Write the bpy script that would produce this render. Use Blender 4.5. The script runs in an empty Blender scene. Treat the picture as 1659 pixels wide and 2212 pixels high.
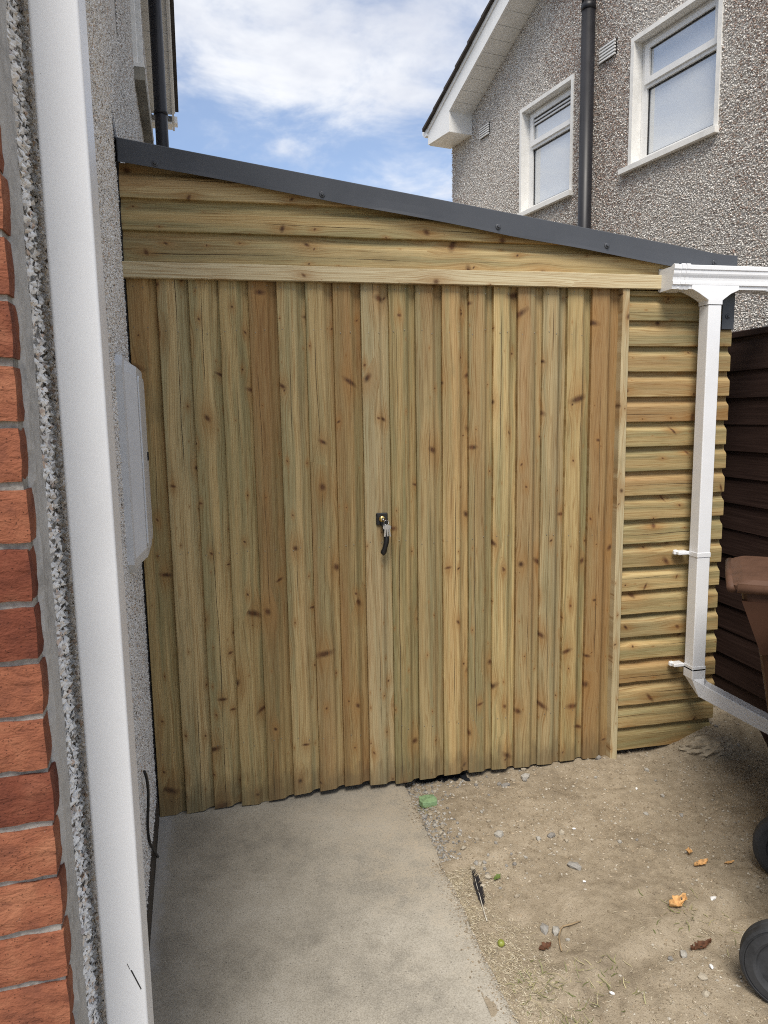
import bpy, math, random
import numpy as np
from mathutils import Matrix, Vector

random.seed(7)
rng = np.random.default_rng(11)
scene = bpy.context.scene
COL = scene.collection

# ------------------------------------------------------------------ camera
cam_d = bpy.data.cameras.new('camera')
cam = bpy.data.objects.new('camera', cam_d)
COL.objects.link(cam)
cam.matrix_world = Matrix(((0.978652, 0.043703, -0.200822, 0.0),
                           (-0.204854, 0.128645, -0.970302, 0.0),
                           (-0.016571, 0.990727, 0.134851, 1.62),
                           (0, 0, 0, 1)))
cam_d.sensor_fit = 'VERTICAL'
cam_d.sensor_height = 36.0
cam_d.sensor_width = 27.0
cam_d.lens = 1534.0 / 2212.0 * 36.0
cam_d.clip_start = 0.05
cam_d.clip_end = 3000.0
cam_d.dof.use_dof = True
cam_d.dof.focus_distance = 2.95
cam_d.dof.aperture_fstop = 18.0
scene.camera = cam

# ------------------------------------------------------------------ sky
SUN_EL, SUN_AZ = math.radians(56), math.radians(199)     # azimuth clockwise from +Y
world = bpy.data.worlds.new('World')
scene.world = world
world.use_nodes = True
wt = world.node_tree
wt.nodes.clear()


class NT:
    """short-hand for node trees"""
    def __init__(s, tree):
        s.t = tree

    def n(s, kind, **kw):
        nd = s.t.nodes.new(kind)
        for k, v in kw.items():
            setattr(nd, k, v)
        return nd

    def put(s, sock, v):
        if hasattr(v, 'links') or isinstance(v, bpy.types.NodeSocket):
            s.t.links.new(v, sock)
        elif v is not None:
            if sock.type == 'RGBA' and not hasattr(v, '__len__'):
                v = (v, v, v, 1)
            if sock.type == 'RGBA' and len(v) == 3:
                v = (*v, 1)
            sock.default_value = v

    def m(s, op, a, b=None, c=None, clamp=False):
        nd = s.n('ShaderNodeMath', operation=op, use_clamp=clamp)
        s.put(nd.inputs[0], a)
        if b is not None:
            s.put(nd.inputs[1], b)
        if c is not None:
            s.put(nd.inputs[2], c)
        return nd.outputs[0]

    def vm(s, op, a, b=None, scale=None):
        nd = s.n('ShaderNodeVectorMath', operation=op)
        s.put(nd.inputs[0], a)
        if b is not None:
            s.put(nd.inputs[1], b)
        if scale is not None:
            s.put(nd.inputs['Scale'], scale)
        return nd.outputs[1] if op in ('LENGTH', 'DISTANCE', 'DOT_PRODUCT') else nd.outputs[0]

    def xyz(s, v):
        nd = s.n('ShaderNodeSeparateXYZ')
        s.put(nd.inputs[0], v)
        return nd.outputs

    def vec(s, x=0., y=0., z=0.):
        nd = s.n('ShaderNodeCombineXYZ')
        for i, v in enumerate((x, y, z)):
            s.put(nd.inputs[i], v)
        return nd.outputs[0]

    def noise(s, v, scale=1., detail=3., rough=.55, dist=0., dims='3D'):
        nd = s.n('ShaderNodeTexNoise', noise_dimensions=dims)
        s.put(nd.inputs['Vector'], v)
        nd.inputs['Scale'].default_value = scale
        nd.inputs['Detail'].default_value = detail
        nd.inputs['Roughness'].default_value = rough
        nd.inputs['Distortion'].default_value = dist
        return nd.outputs[0]

    def vor(s, v, scale=1., feature='F1', rand=1., dims='3D'):
        nd = s.n('ShaderNodeTexVoronoi', feature=feature, voronoi_dimensions=dims)
        s.put(nd.inputs['Vector'], v)
        nd.inputs['Scale'].default_value = scale
        nd.inputs['Randomness'].default_value = rand
        return nd

    def ss(s, v, a, b, lo=0., hi=1.):
        nd = s.n('ShaderNodeMapRange', interpolation_type='SMOOTHSTEP')
        s.put(nd.inputs[0], v)
        for i, q in enumerate((a, b, lo, hi)):
            s.put(nd.inputs[i + 1], q)
        return nd.outputs[0]

    def mix(s, f, a, b, blend='MIX'):
        nd = s.n('ShaderNodeMix', data_type='RGBA', blend_type=blend)
        s.put(nd.inputs[0], f)
        s.put(nd.inputs[6], a)
        s.put(nd.inputs[7], b)
        return nd.outputs[2]

    def ramp(s, f, stops):
        nd = s.n('ShaderNodeValToRGB')
        s.put(nd.inputs[0], f)
        e = nd.color_ramp.elements
        while len(e) < len(stops):
            e.new(.5)
        for i, (p, c) in enumerate(stops):
            e[i].position = p
            e[i].color = (*c, 1) if len(c) == 3 else c
        return nd.outputs[0]

    def bump(s, h, strength=.5, dist=.002, normal=None):
        nd = s.n('ShaderNodeBump')
        nd.inputs['Strength'].default_value = strength
        nd.inputs['Distance'].default_value = dist
        s.put(nd.inputs['Height'], h)
        if normal is not None:
            s.put(nd.inputs['Normal'], normal)
        return nd.outputs[0]


w = NT(wt)
sky = w.n('ShaderNodeTexSky', sky_type='NISHITA')
sky.sun_disc = False
sky.sun_elevation = SUN_EL
sky.sun_rotation = SUN_AZ
sky.altitude = 50
sky.air_density = 1.0
sky.dust_density = 0.6
sky.ozone_density = 1.6
dirv = w.n('ShaderNodeTexCoord').outputs['Generated']
dx, dy, dz = w.xyz(dirv)
zz = w.m('ADD', w.m('MAXIMUM', dz, 0.0), 0.16)
pl = w.vec(w.m('DIVIDE', dx, zz), w.m('DIVIDE', dy, zz), 3.7)
c1 = w.noise(pl, 1.15, 7, .56, .35)
c2 = w.noise(w.vm('ADD', pl, (7.3, 2.1, 0)), 3.6, 6, .6, .3)
cov = w.m('ADD', w.m('MULTIPLY', c1, .52), w.m('MULTIPLY', c2, .48))
cmask = w.ss(w.m('ADD', cov, w.m('MULTIPLY', w.m('SUBTRACT', dz, .36), .22)), .405, .605)
cshade = w.ss(w.noise(w.vm('ADD', pl, (1.3, 9.7, 2)), 2.2, 5, .6, .2), .32, .66)
ccol = w.mix(cshade, (7.7, 7.8, 8.0), (5.3, 5.6, 6.4))
skyc = w.mix(1.0, sky.outputs[0], (1.02, 1.0, 1.02), 'MULTIPLY')
skyc = w.mix(1.0, skyc, (1.35, 1.35, 1.35), 'MULTIPLY')
wcol = w.mix(w.m('ADD', .10, w.m('MULTIPLY', cmask, .85)), skyc, ccol)
bg = w.n('ShaderNodeBackground')
w.put(bg.inputs[0], wcol)
bg.inputs[1].default_value = 0.10
wo = w.n('ShaderNodeOutputWorld')
wt.links.new(bg.outputs[0], wo.inputs[0])

# ------------------------------------------------------------------ sun behind thin cloud
sun_d = bpy.data.lights.new('sun', 'SUN')
sun_d.energy = 3.1
sun_d.angle = math.radians(26)
sun_d.color = (1.0, .94, .85)
sun = bpy.data.objects.new('sun', sun_d)
COL.objects.link(sun)
sd = Vector((math.sin(SUN_AZ) * math.cos(SUN_EL), math.cos(SUN_AZ) * math.cos(SUN_EL), math.sin(SUN_EL)))
sun.rotation_euler = sd.to_track_quat('Z', 'Y').to_euler()
sun.location = sd * 30

scene.view_settings.view_transform = 'Standard'
scene.view_settings.look = 'None'
scene.view_settings.gamma = 1.0
scene.view_settings.use_curve_mapping = False
scene.view_settings.exposure = 0.42
scene.render.engine = 'CYCLES'
scene.cycles.use_denoising = False
scene.cycles.pixel_filter_type = 'BLACKMAN_HARRIS'
scene.cycles.filter_width = 1.05
scene.cycles.use_adaptive_sampling = False
scene.cycles.max_bounces = 5
scene.cycles.diffuse_bounces = 3
scene.cycles.caustics_reflective = False
scene.cycles.caustics_refractive = False

# ================================================================== helpers


def link(o, parent=None):
    COL.objects.link(o)
    if parent is not None:
        o.parent = parent
    return o


def tag(o, label=None, cat=None, group=None, kind=None):
    for k, v in (('label', label), ('category', cat), ('group', group), ('kind', kind)):
        if v:
            o[k] = v
    return o


def thing(name, label, cat, loc=(0, 0, 0), group=None, rotz=0.):
    o = bpy.data.objects.new(name, None)
    o.empty_display_size = .1
    link(o)
    o.location = loc
    o.rotation_euler = (0, 0, rotz)
    return tag(o, label, cat, group)


class MB:
    """collects verts and faces, builds one mesh object"""
    def __init__(s):
        s.v, s.f, s.sm = [], [], []

    def add(s, verts, faces, smooth=False):
        b = len(s.v)
        s.v += [tuple(p) for p in verts]
        s.f += [tuple(b + i for i in f) for f in faces]
        s.sm += [smooth] * len(faces)
        return s

    def box(s, lo, hi, bev=0.):
        x0, y0, z0 = lo
        x1, y1, z1 = hi
        if bev <= 0:
            return s.add([(x0, y0, z0), (x1, y0, z0), (x1, y1, z0), (x0, y1, z0), (x0, y0, z1), (x1, y0, z1), (x1, y1, z1), (x0, y1, z1)],
                         [(0, 3, 2, 1), (4, 5, 6, 7), (0, 1, 5, 4), (1, 2, 6, 5), (2, 3, 7, 6), (3, 0, 4, 7)])
        b = bev
        rings = []
        for z, i in ((z0, b), (z0 + b, 0), (z1 - b, 0), (z1, b)):
            if i == 0:
                rings.append([(x0 + b, y0, z), (x1 - b, y0, z), (x1, y0 + b, z), (x1, y1 - b, z), (x1 - b, y1, z), (x0 + b, y1, z), (x0, y1 - b, z), (x0, y0 + b, z)])
            else:
                rings.append([(x0 + b, y0 + b, z), (x1 - b, y0 + b, z), (x1 - b, y0 + b, z), (x1 - b, y1 - b, z), (x1 - b, y1 - b, z), (x0 + b, y1 - b, z), (x0 + b, y1 - b, z), (x0 + b, y0 + b, z)])
        return s.loft(rings, closed=True, caps=True)

    def loft(s, rings, closed=True, caps=True, smooth=False):
        n = len(rings[0])
        vs = [p for r in rings for p in r]
        fs = []
        for k in range(len(rings) - 1):
            for i in range(n if closed else n - 1):
                j = (i + 1) % n
                fs.append((k * n + i, k * n + j, (k + 1) * n + j, (k + 1) * n + i))
        if caps:
            fs.append(tuple(range(n - 1, -1, -1)))
            fs.append(tuple((len(rings) - 1) * n + i for i in range(n)))
        return s.add(vs, fs, smooth)

    def tube(s, pts, r, seg=12, caps=True, smooth=True):
        pts = [Vector(p) for p in pts]
        rr = r if hasattr(r, '__len__') else [r] * len(pts)
        rings = []
        up = Vector((0.13, .21, .97))
        for i, p in enumerate(pts):
            t = (pts[min(i + 1, len(pts) - 1)] - pts[max(i - 1, 0)]).normalized()
            a = t.cross(up)
            if a.length < .05:
                a = t.cross(Vector((1, 0, 0)))
            a.normalize()
            b = a.cross(t).normalized()
            rings.append([p + (a * math.cos(q) + b * math.sin(q)) * rr[i] for q in [2 * math.pi * k / seg for k in range(seg)]])
        return s.loft(rings, True, caps, smooth)

    def lathe(s, prof, axis_o, axis_d, seg=24, smooth=True):
        o, d = Vector(axis_o), Vector(axis_d).normalized()
        a = d.cross(Vector((.1, .2, .97)))
        if a.length < .1:
            a = d.cross(Vector((1, 0, 0)))
        a.normalize()
        b = d.cross(a)
        rings = [[o + d * h + (a * math.cos(q) + b * math.sin(q)) * r for q in [2 * math.pi * k / seg for k in range(seg)]] for r, h in prof]
        return s.loft(rings, True, True, smooth)

    def build(s, name, mat, parent=None, auto=None):
        me = bpy.data.meshes.new(name)
        me.from_pydata(s.v, [], s.f)
        me.polygons.foreach_set('use_smooth', s.sm)
        me.materials.append(mat)
        me.validate()
        me.update()
        if auto:
            import bmesh
            bm = bmesh.new()
            bm.from_mesh(me)
            bmesh.ops.remove_doubles(bm, verts=bm.verts, dist=1e-5)
            bmesh.ops.recalc_face_normals(bm, faces=bm.faces)
            bm.to_mesh(me)
            bm.free()
        o = bpy.data.objects.new(name, me)
        return link(o, parent)


def np_mesh(name, verts, tris, mat, parent=None, colors=None, smooth=False):
    me = bpy.data.meshes.new(name)
    nv, nt = len(verts), len(tris)
    k = tris.shape[1]
    me.vertices.add(nv)
    me.vertices.foreach_set('co', verts.astype(np.float32).ravel())
    me.loops.add(nt * k)
    me.loops.foreach_set('vertex_index', tris.astype(np.int32).ravel())
    me.polygons.add(nt)
    me.polygons.foreach_set('loop_start', np.arange(0, nt * k, k, dtype=np.int32))
    me.polygons.foreach_set('use_smooth', np.full(nt, smooth))
    if colors is not None:
        at = me.color_attributes.new('tone', 'FLOAT_COLOR', 'POINT')
        c = np.ones((nv, 4), np.float32)
        c[:, :3] = colors
        at.data.foreach_set('color', c.ravel())
    me.materials.append(mat)
    me.update(calc_edges=True)
    o = bpy.data.objects.new(name, me)
    return link(o, parent)


_tab = np.random.default_rng(5).random((256, 256))


def vn(x, y, seed=0):
    x = np.asarray(x, float) + seed * 17.31
    y = np.asarray(y, float) + seed * 5.77
    xi, yi = np.floor(x).astype(int), np.floor(y).astype(int)
    fx, fy = x - xi, y - yi
    fx, fy = fx * fx * (3 - 2 * fx), fy * fy * (3 - 2 * fy)
    t = lambda a, b: _tab[a % 256, b % 256]
    return (t(xi, yi) * (1 - fx) + t(xi + 1, yi) * fx) * (1 - fy) + (t(xi, yi + 1) * (1 - fx) + t(xi + 1, yi + 1) * fx) * fy


def fbm(x, y, seed=0, o=4):
    r, a = 0, .5
    for i in range(o):
        r = r + a * vn(np.asarray(x) * 2 ** i, np.asarray(y) * 2 ** i, seed + i)
        a *= .5
    return r / (1 - .5 ** o)


# ================================================================== materials
def new_mat(name):
    m = bpy.data.materials.new(name)
    m.use_nodes = True
    m.node_tree.nodes.clear()
    t = NT(m.node_tree)
    b = t.n('ShaderNodeBsdfPrincipled')
    o = t.n('ShaderNodeOutputMaterial')
    m.node_tree.links.new(b.outputs[0], o.inputs[0])
    return m, t, b


def plain(name, col, rough=.5, spec=.5, metal=0., dirt=.12, dscale=30., bump=0., bscale=200., coat=0., speck=0.):
    m, t, b = new_mat(name)
    co = t.n('ShaderNodeTexCoord').outputs['Object']
    n1 = t.noise(co, dscale, 5, .6)
    n2 = t.noise(co, dscale * .12, 3, .6)
    f = t.m('ADD', t.m('MULTIPLY', n1, .5), t.m('MULTIPLY', n2, .5))
    dark = tuple(c * (1 - dirt * 2.2) for c in col)
    lite = tuple(min(1, c * (1 + dirt)) for c in col)
    c = t.ramp(f, [(.3, dark), (.5, col), (.72, lite)])
    if speck:
        sp = t.vor(co, 90., 'F1')
        d = t.ss(sp.outputs['Distance'], .07, .03)
        sel = t.m('GREATER_THAN', t.xyz(sp.outputs['Color'])[0], .93)
        c = t.mix(t.m('MULTIPLY', t.m('MULTIPLY', d, sel), speck), c, (.12, .1, .08))
    t.put(b.inputs['Base Color'], c)
    t.put(b.inputs['Roughness'], t.m('ADD', t.m('MULTIPLY', n1, .18), rough - .09))
    b.inputs['Specular IOR Level'].default_value = spec
    b.inputs['Metallic'].default_value = metal
    b.inputs['Coat Weight'].default_value = coat
    if bump:
        t.put(b.inputs['Normal'], t.bump(t.noise(co, bscale, 4, .6), bump, .002))
    return m


def wood_material(name, knots=1.0, cracks=1.0):
    """treated softwood; board local axes: x across, z along, y thickness"""
    m, t, b = new_mat(name)
    co = t.n('ShaderNodeTexCoord').outputs['Object']
    rnd = t.n('ShaderNodeObjectInfo').outputs['Random']
    x, y, z = t.xyz(co)
    tint = t.n('ShaderNodeAttribute', attribute_type='OBJECT', attribute_name='tint').outputs['Fac']
    pale = t.n('ShaderNodeAttribute', attribute_type='OBJECT', attribute_name='pale').outputs['Fac']
    sx = t.m('MULTIPLY', rnd, 37.0)
    zo = t.m('ADD', z, t.m('MULTIPLY', rnd, 91.0))
    # slow wander of the grain
    wand = t.m('SUBTRACT', t.noise(t.vec(t.m('MULTIPLY', x, 4.), sx, t.m('MULTIPLY', zo, 1.6)), 1., 2, .5), .5)
    gx = t.m('ADD', x, t.m('MULTIPLY', wand, .035))
    dark_total = None
    halo_total = None
    KW = [(.115, .33, .0070, .0195, .16), (.085, .22, .0022, .0070, .42), (.075, .29, .0010, .0022, .50)]
    for i, (cx_, cz_, r0, r1, thr) in enumerate(KW):
        px = t.m('ADD', t.m('DIVIDE', x, cx_), t.m('ADD', sx, 3.1 * i))
        pz = t.m('ADD', t.m('DIVIDE', zo, cz_), 5.7 * i)
        v = t.vor(t.vec(px, pz, 0), 1., 'F1', .92, '2D')
        qx, qy, _ = t.xyz(v.outputs['Position'])
        ddx = t.m('MULTIPLY', t.m('SUBTRACT', px, qx), cx_)
        ddz = t.m('MULTIPLY', t.m('SUBTRACT', pz, qy), cz_)
        ra, rb, rc = t.xyz(v.outputs['Color'])
        rad = t.m('ADD', t.m('MULTIPLY', t.m('POWER', rb, 1.4), r1 - r0), r0)
        sel = t.m('GREATER_THAN', ra, thr)
        # lean of spike knots
        lean = t.m('MULTIPLY', t.m('SUBTRACT', rc, .5), (1.5, 1.1, .3)[i])
        ddz2 = t.m('ADD', ddz, t.m('MULTIPLY', ddx, lean))
        asp = t.m('ADD', .85, t.m('MULTIPLY', t.m('POWER', t.m('FRACT', t.m('MULTIPLY', ra, 9.7)), (3., 5., 9.)[i]), (2.4, 1.8, .3)[i]))
        ex = t.m('DIVIDE', ddx, asp)
        dist = t.m('SQRT', t.m('ADD', t.m('MULTIPLY', ex, ex), t.m('MULTIPLY', ddz2, ddz2)))
        jig = t.m('MULTIPLY', t.m('SUBTRACT', t.noise(t.vec(t.m('MULTIPLY', x, 260), sx, t.m('MULTIPLY', zo, 160)), 1., 2), .5), .45)
        rel = t.m('ADD', t.m('DIVIDE', dist, rad), jig)
        core = t.m('MULTIPLY', t.ss(rel, 1.15, .55), sel)
        ringl = t.m('MULTIPLY', t.m('SUBTRACT', 1., t.m('MULTIPLY', t.ss(rel, .25, .7), t.ss(rel, 1.05, .78)), clamp=True), core)
        # halo is stretched along the grain
        hz = t.m('MULTIPLY', ddz2, .45)
        hd = t.m('DIVIDE', t.m('SQRT', t.m('ADD', t.m('MULTIPLY', ddx, ddx), t.m('MULTIPLY', hz, hz))), rad)
        halo = t.m('MULTIPLY', t.m('POWER', 2.718, t.m('MULTIPLY', t.m('MULTIPLY', hd, hd), -.20)), sel)
        gx = t.m('SUBTRACT', gx, t.m('MULTIPLY', t.m('MULTIPLY', ddx, halo), .85))
        dk = t.m('MULTIPLY', t.m('ADD', t.m('MULTIPLY', ringl, .45), t.m('MULTIPLY', core, .55)), .5 + .5 * knots)
        dark_total = dk if dark_total is None else t.m('MAXIMUM', dark_total, dk)
        halo_total = halo if halo_total is None else t.m('MAXIMUM', halo_total, halo)
    zs = t.m('MULTIPLY', zo, 1.1)
    rings = t.noise(t.vec(t.m('MULTIPLY', gx, 62.), sx, zs), 1., 2.5, .5, .15)
    fine = t.noise(t.vec(t.m('MULTIPLY', gx, 420.), sx, t.m('MULTIPLY', zo, 3.5)), 1., 3, .6)
    fibre = t.noise(t.vec(t.m('MULTIPLY', gx, 1100.), sx, t.m('MULTIPLY', zo, 22.)), 1., 2, .5)
    rg = t.m('ABSOLUTE', t.m('SUBTRACT', t.m('FRACT', t.m('MULTIPLY', rings, 6.5)), .5))
    late = t.ss(rg, .17, .02)
    mott = t.noise(t.vec(t.m('MULTIPLY', gx, 26.), sx, t.m('MULTIPLY', zo, .9)), 1., 4, .6)
    mott2 = t.noise(t.vec(t.m('MULTIPLY', gx, 12.), t.m('ADD', sx, 9), t.m('MULTIPLY', zo, .7)), 1., 3, .55)
    green = (.265, .228, .106)
    cream = (.475, .352, .160)
    tan = (.355, .195, .070)
    c = t.mix(t.ss(mott, .36, .64), green, cream)
    c = t.mix(t.m('MULTIPLY', t.ss(t.m('ADD', mott2, t.m('SUBTRACT', tint, .5)), .42, .82), .85), c, tan)
    c = t.mix(t.m('MULTIPLY', pale, .75), c, (.60, .52, .345))
    c = t.mix(t.m('MULTIPLY', t.ss(fine, .42, .66), .62), c, t.mix(1., c, (.62, .50, .36), 'MULTIPLY'))
    c = t.mix(t.m('MULTIPLY', late, .56), c, t.mix(1., c, (.58, .42, .26), 'MULTIPLY'))
    c = t.mix(t.m('MULTIPLY', t.ss(fibre, .4, .7), .16), c, (.62, .52, .33))
    bri = t.m('ADD', .82, t.m('MULTIPLY', t.m('FRACT', t.m('MULTIPLY', rnd, 13.7)), .34))
    c = t.mix(1., c, t.vec(bri, bri, bri), 'MULTIPLY')
    # stain blotches of the preservative
    st = t.ss(t.noise(t.vec(t.m('MULTIPLY', x, 9.), t.m('ADD', sx, 4), t.m('MULTIPLY', zo, 3.1)), 1., 5, .65), .58, .78)
    c = t.mix(t.m('MULTIPLY', st, .45), c, (.205, .165, .080))
    c = t.mix(t.m('MULTIPLY', halo_total, .62), c, (.30, .155, .050))
    kcol = t.mix(t.ss(fine, .3, .7), (.040, .018, .009), (.14, .060, .024))
    c = t.mix(t.m('MULTIPLY', dark_total, .93), c, kcol)
    # drying splits: one wandering line per board, opening and closing
    xc = t.m('ADD', .028, t.m('MULTIPLY', t.m('FRACT', t.m('MULTIPLY', rnd, 7.31)), .045))
    wl_ = t.m('MULTIPLY', t.m('SUBTRACT', t.noise(t.vec(0., t.m('ADD', sx, 2.2), t.m('MULTIPLY', zo, 1.3)), 1., 3, .5), .5), .040)
    cd = t.m('ABSOLUTE', t.m('SUBTRACT', x, t.m('ADD', xc, wl_)))
    cm = t.ss(t.noise(t.vec(0., t.m('ADD', sx, 6.), t.m('MULTIPLY', zo, 1.9)), 1., 1), .50, .66)
    crack = t.m('MULTIPLY', t.ss(t.m('SUBTRACT', cd, t.m('MULTIPLY', cm, .0012)), .0004, -.0003), cracks)
    crack = t.m('MULTIPLY', crack, t.m('GREATER_THAN', cm, .02))
    c = t.mix(t.m('MULTIPLY', crack, .88), c, (.055, .032, .015))
    spl = t.n('ShaderNodeAttribute', attribute_type='OBJECT', attribute_name='foot_shade_splash').outputs['Fac']
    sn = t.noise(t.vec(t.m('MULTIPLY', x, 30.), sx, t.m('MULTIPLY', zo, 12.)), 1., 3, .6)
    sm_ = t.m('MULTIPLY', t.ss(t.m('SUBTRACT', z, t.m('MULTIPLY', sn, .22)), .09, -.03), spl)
    c = t.mix(t.m('MULTIPLY', sm_, .5), c, (.10, .075, .045))  # contact shade painted in at the gate's foot, along with damp, dirty board ends
    t.put(b.inputs['Base Color'], c)
    t.put(b.inputs['Roughness'], t.m('ADD', .62, t.m('MULTIPLY', fine, .2)))
    b.inputs['Specular IOR Level'].default_value = .28
    hf = t.noise(t.vec(t.m('MULTIPLY', x, 380.), sx, t.m('MULTIPLY', zo, 3.5)), 1., 2, .6)
    h = t.m('MULTIPLY', hf, -.4)
    h = t.m('SUBTRACT', h, t.m('MULTIPLY', crack, 3.))
    t.put(b.inputs['Normal'], t.bump(h, .55, .0014))
    return m


def tone_material(name, rough=.8, spec=.3, bump=.0, noise_amt=.18, scale=300.):
    """colour from the per-piece tone attribute"""
    m, t, b = new_mat(name)
    co = t.n('ShaderNodeTexCoord').outputs['Object']
    a = t.n('ShaderNodeAttribute', attribute_name='tone').outputs['Color']
    n = t.noise(co, scale, 3, .6)
    c = t.mix(t.m('MULTIPLY', t.ss(n, .35, .7), noise_amt), a, t.mix(1., a, (.45, .43, .40), 'MULTIPLY'))
    t.put(b.inputs['Base Color'], c)
    b.inputs['Roughness'].default_value = rough
    b.inputs['Specular IOR Level'].default_value = spec
    if bump:
        t.put(b.inputs['Normal'], t.bump(n, bump, .001))
    return m


M = {}
M['wood'] = wood_material('treated_wood')
M['batten_wood'] = wood_material('sawn_batten_wood', .8, .0)
M['pebbles'] = tone_material('pebble_chips', .75, .35)
M['stones'] = tone_material('stones', .85, .25, .4)
M['straw'] = tone_material('dry_clippings', .8, .2, 0, .1)
M['pvc'] = plain('white_pvc', (.82, .83, .85), .34, .5, dirt=.03, dscale=9, speck=.7)
M['upvc_old'] = plain('white_upvc_weathered', (.82, .82, .81), .42, .45, dirt=.05, dscale=7, speck=.4)
M['soffit'] = plain('white_soffit_board', (.80, .80, .78), .45, .4, dirt=.08, dscale=4)
M['paint_white'] = plain('white_masonry_paint', (.80, .79, .76), .7, .3, dirt=.10, dscale=12, bump=.3, bscale=120)
M['sill_dirty'] = plain('weathered_sill', (.33, .31, .26), .85, .2, dirt=.28, dscale=20, bump=.4)
M['anthracite'] = plain('anthracite_steel', (.068, .073, .084), .42, .45, dirt=.10, dscale=8)
M['black_pvc'] = plain('black_pipe', (.018, .018, .022), .42, .35, dirt=.2, dscale=6)
M['black'] = plain('black_plastic', (.012, .012, .013), .42, .5, dirt=.1)
M['hub'] = plain('dusty_wheel_hub', (.10, .10, .105), .7, .3, dirt=.35, dscale=30, bump=.2, bscale=150)
M['rubber'] = plain('dusty_rubber', (.040, .041, .044), .75, .3, dirt=.32, dscale=22, bump=.3, bscale=150)
M['dark_hole'] = plain('dark_void', (.010, .010, .010), .9, .1)
M['brass'] = plain('brass', (.78, .57, .22), .28, .5, metal=1., dirt=.1)
M['steel'] = plain('nickel_steel', (.62, .63, .65), .30, .5, metal=1., dirt=.1, dscale=80)
M['nail'] = plain('nail_head', (.30, .27, .21), .5, .5, metal=.5)
M['mortar'] = plain('mortar_render', (.46, .45, .43), .92, .15, dirt=.22, dscale=60, bump=.8, bscale=260)
M['mortar_pale'] = plain('pale_dash_mortar', (.58, .55, .51), .92, .15, dirt=.15, dscale=40, bump=.6, bscale=160)
M['mortar_joint'] = plain('mortar_joint', (.33, .315, .285), .95, .1, dirt=.3, dscale=120, bump=1., bscale=320)
M['meter'] = plain('grey_meter_cover', (.64, .66, .69), .42, .4, dirt=.05, dscale=10, speck=.4)
M['plinth'] = plain('dark_plinth', (.085, .075, .065), .9, .15, dirt=.3, dscale=25, bump=.6, bscale=90)
M['bin'] = plain('brown_bin_plastic', (.065, .030, .018), .5, .25, dirt=.22, dscale=7, bump=.08, bscale=500)
M['bin_lid'] = plain('sun_bleached_bin_lid', (.105, .055, .035), .65, .25, dirt=.22, dscale=14, bump=.15, bscale=400)
M['bin_dark'] = plain('charcoal_bin_plastic', (.030, .031, .033), .5, .4, dirt=.2, dscale=7)
M['green_paint'] = plain('worn_green_paint', (.22, .33, .175), .85, .2, dirt=.35, dscale=60, bump=.6, bscale=200)
M['felt'] = plain('black_membrane', (.012, .013, .016), .55, .4, dirt=.3, dscale=30, bump=.5, bscale=60)
M['feather'] = plain('black_feather', (.012, .012, .016), .5, .4, dirt=.2, dscale=80)
M['quill'] = plain('pale_quill', (.55, .52, .45), .5, .4)
M['leaf_orange'] = plain('dry_orange_leaf', (.62, .36, .15), .75, .2, dirt=.25, dscale=90, bump=.4, bscale=260)
M['leaf_brown'] = plain('dry_brown_leaf', (.12, .055, .03), .75, .2, dirt=.3, dscale=90, bump=.4, bscale=260)
M['leaf_green'] = plain('fading_green_leaf', (.12, .17, .04), .65, .3, dirt=.3, dscale=90)
M['twig'] = plain('dry_twig', (.30, .22, .13), .85, .2, dirt=.25, dscale=120, bump=.4)
M['fruit'] = plain('small_green_fruit', (.24, .27, .05), .4, .5, dirt=.25, dscale=60)
M['lump'] = plain('old_concrete_lump', (.37, .315, .235), .95, .1, dirt=.28, dscale=22, bump=.9, bscale=120)
M['chalk'] = plain('white_fragment', (.75, .75, .74), .7, .3, dirt=.08)
M['tile'] = plain('dark_concrete_tile', (.060, .052, .047), .88, .2, dirt=.3, dscale=18, bump=.6, bscale=120)
M['grass'] = tone_material('thin_grass', .6, .3, 0, .1)


def mat_brick():
    m, t, b = new_mat('rustic_brick')
    co = t.n('ShaderNodeTexCoord').outputs['Object']
    rnd = t.n('ShaderNodeObjectInfo').outputs['Random']
    x, y, z = t.xyz(co)
    off = t.m('MULTIPLY', rnd, 40.)
    v = t.vec(t.m('ADD', x, off), y, z)
    cre = t.noise(t.vec(t.m('MULTIPLY', t.m('ADD', x, off), 26.), t.m('MULTIPLY', y, 26.), t.m('MULTIPLY', z, 60.)), 1., 5, .65, .5)
    big = t.noise(v, 16., 4, .6)
    gr = t.noise(v, 260., 3, .6)
    c = t.ramp(big, [(.28, (.135, .050, .032)), (.5, (.25, .090, .049)), (.72, (.35, .150, .083))])
    c = t.mix(t.ss(rnd, .55, 1.), c, t.mix(1., c, (.62, .52, .55), 'MULTIPLY'))
    c = t.mix(t.m('MULTIPLY', t.ss(cre, .46, .32), .5), c, (.11, .038, .024))
    pit = t.vor(v, 330., 'F1')
    pm = t.m('MULTIPLY', t.ss(pit.outputs['Distance'], .34, .18), t.m('GREATER_THAN', t.xyz(pit.outputs['Color'])[0], .88))
    c = t.mix(t.m('MULTIPLY', pm, .6), c, (.06, .025, .018))
    ef = t.ss(t.noise(v, 70., 5, .7), .66, .78)
    c = t.mix(t.m('MULTIPLY', ef, .6), c, (.50, .42, .36))
    t.put(b.inputs['Base Color'], c)
    b.inputs['Roughness'].default_value = .9
    b.inputs['Specular IOR Level'].default_value = .2
    h = t.m('ADD', t.m('MULTIPLY', cre, 1.4), t.m('MULTIPLY', gr, .35))
    h = t.m('SUBTRACT', h, t.m('MULTIPLY', pm, .5))
    t.put(b.inputs['Normal'], t.bump(h, .9, .0045))
    return m


M['brick'] = mat_brick()


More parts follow.
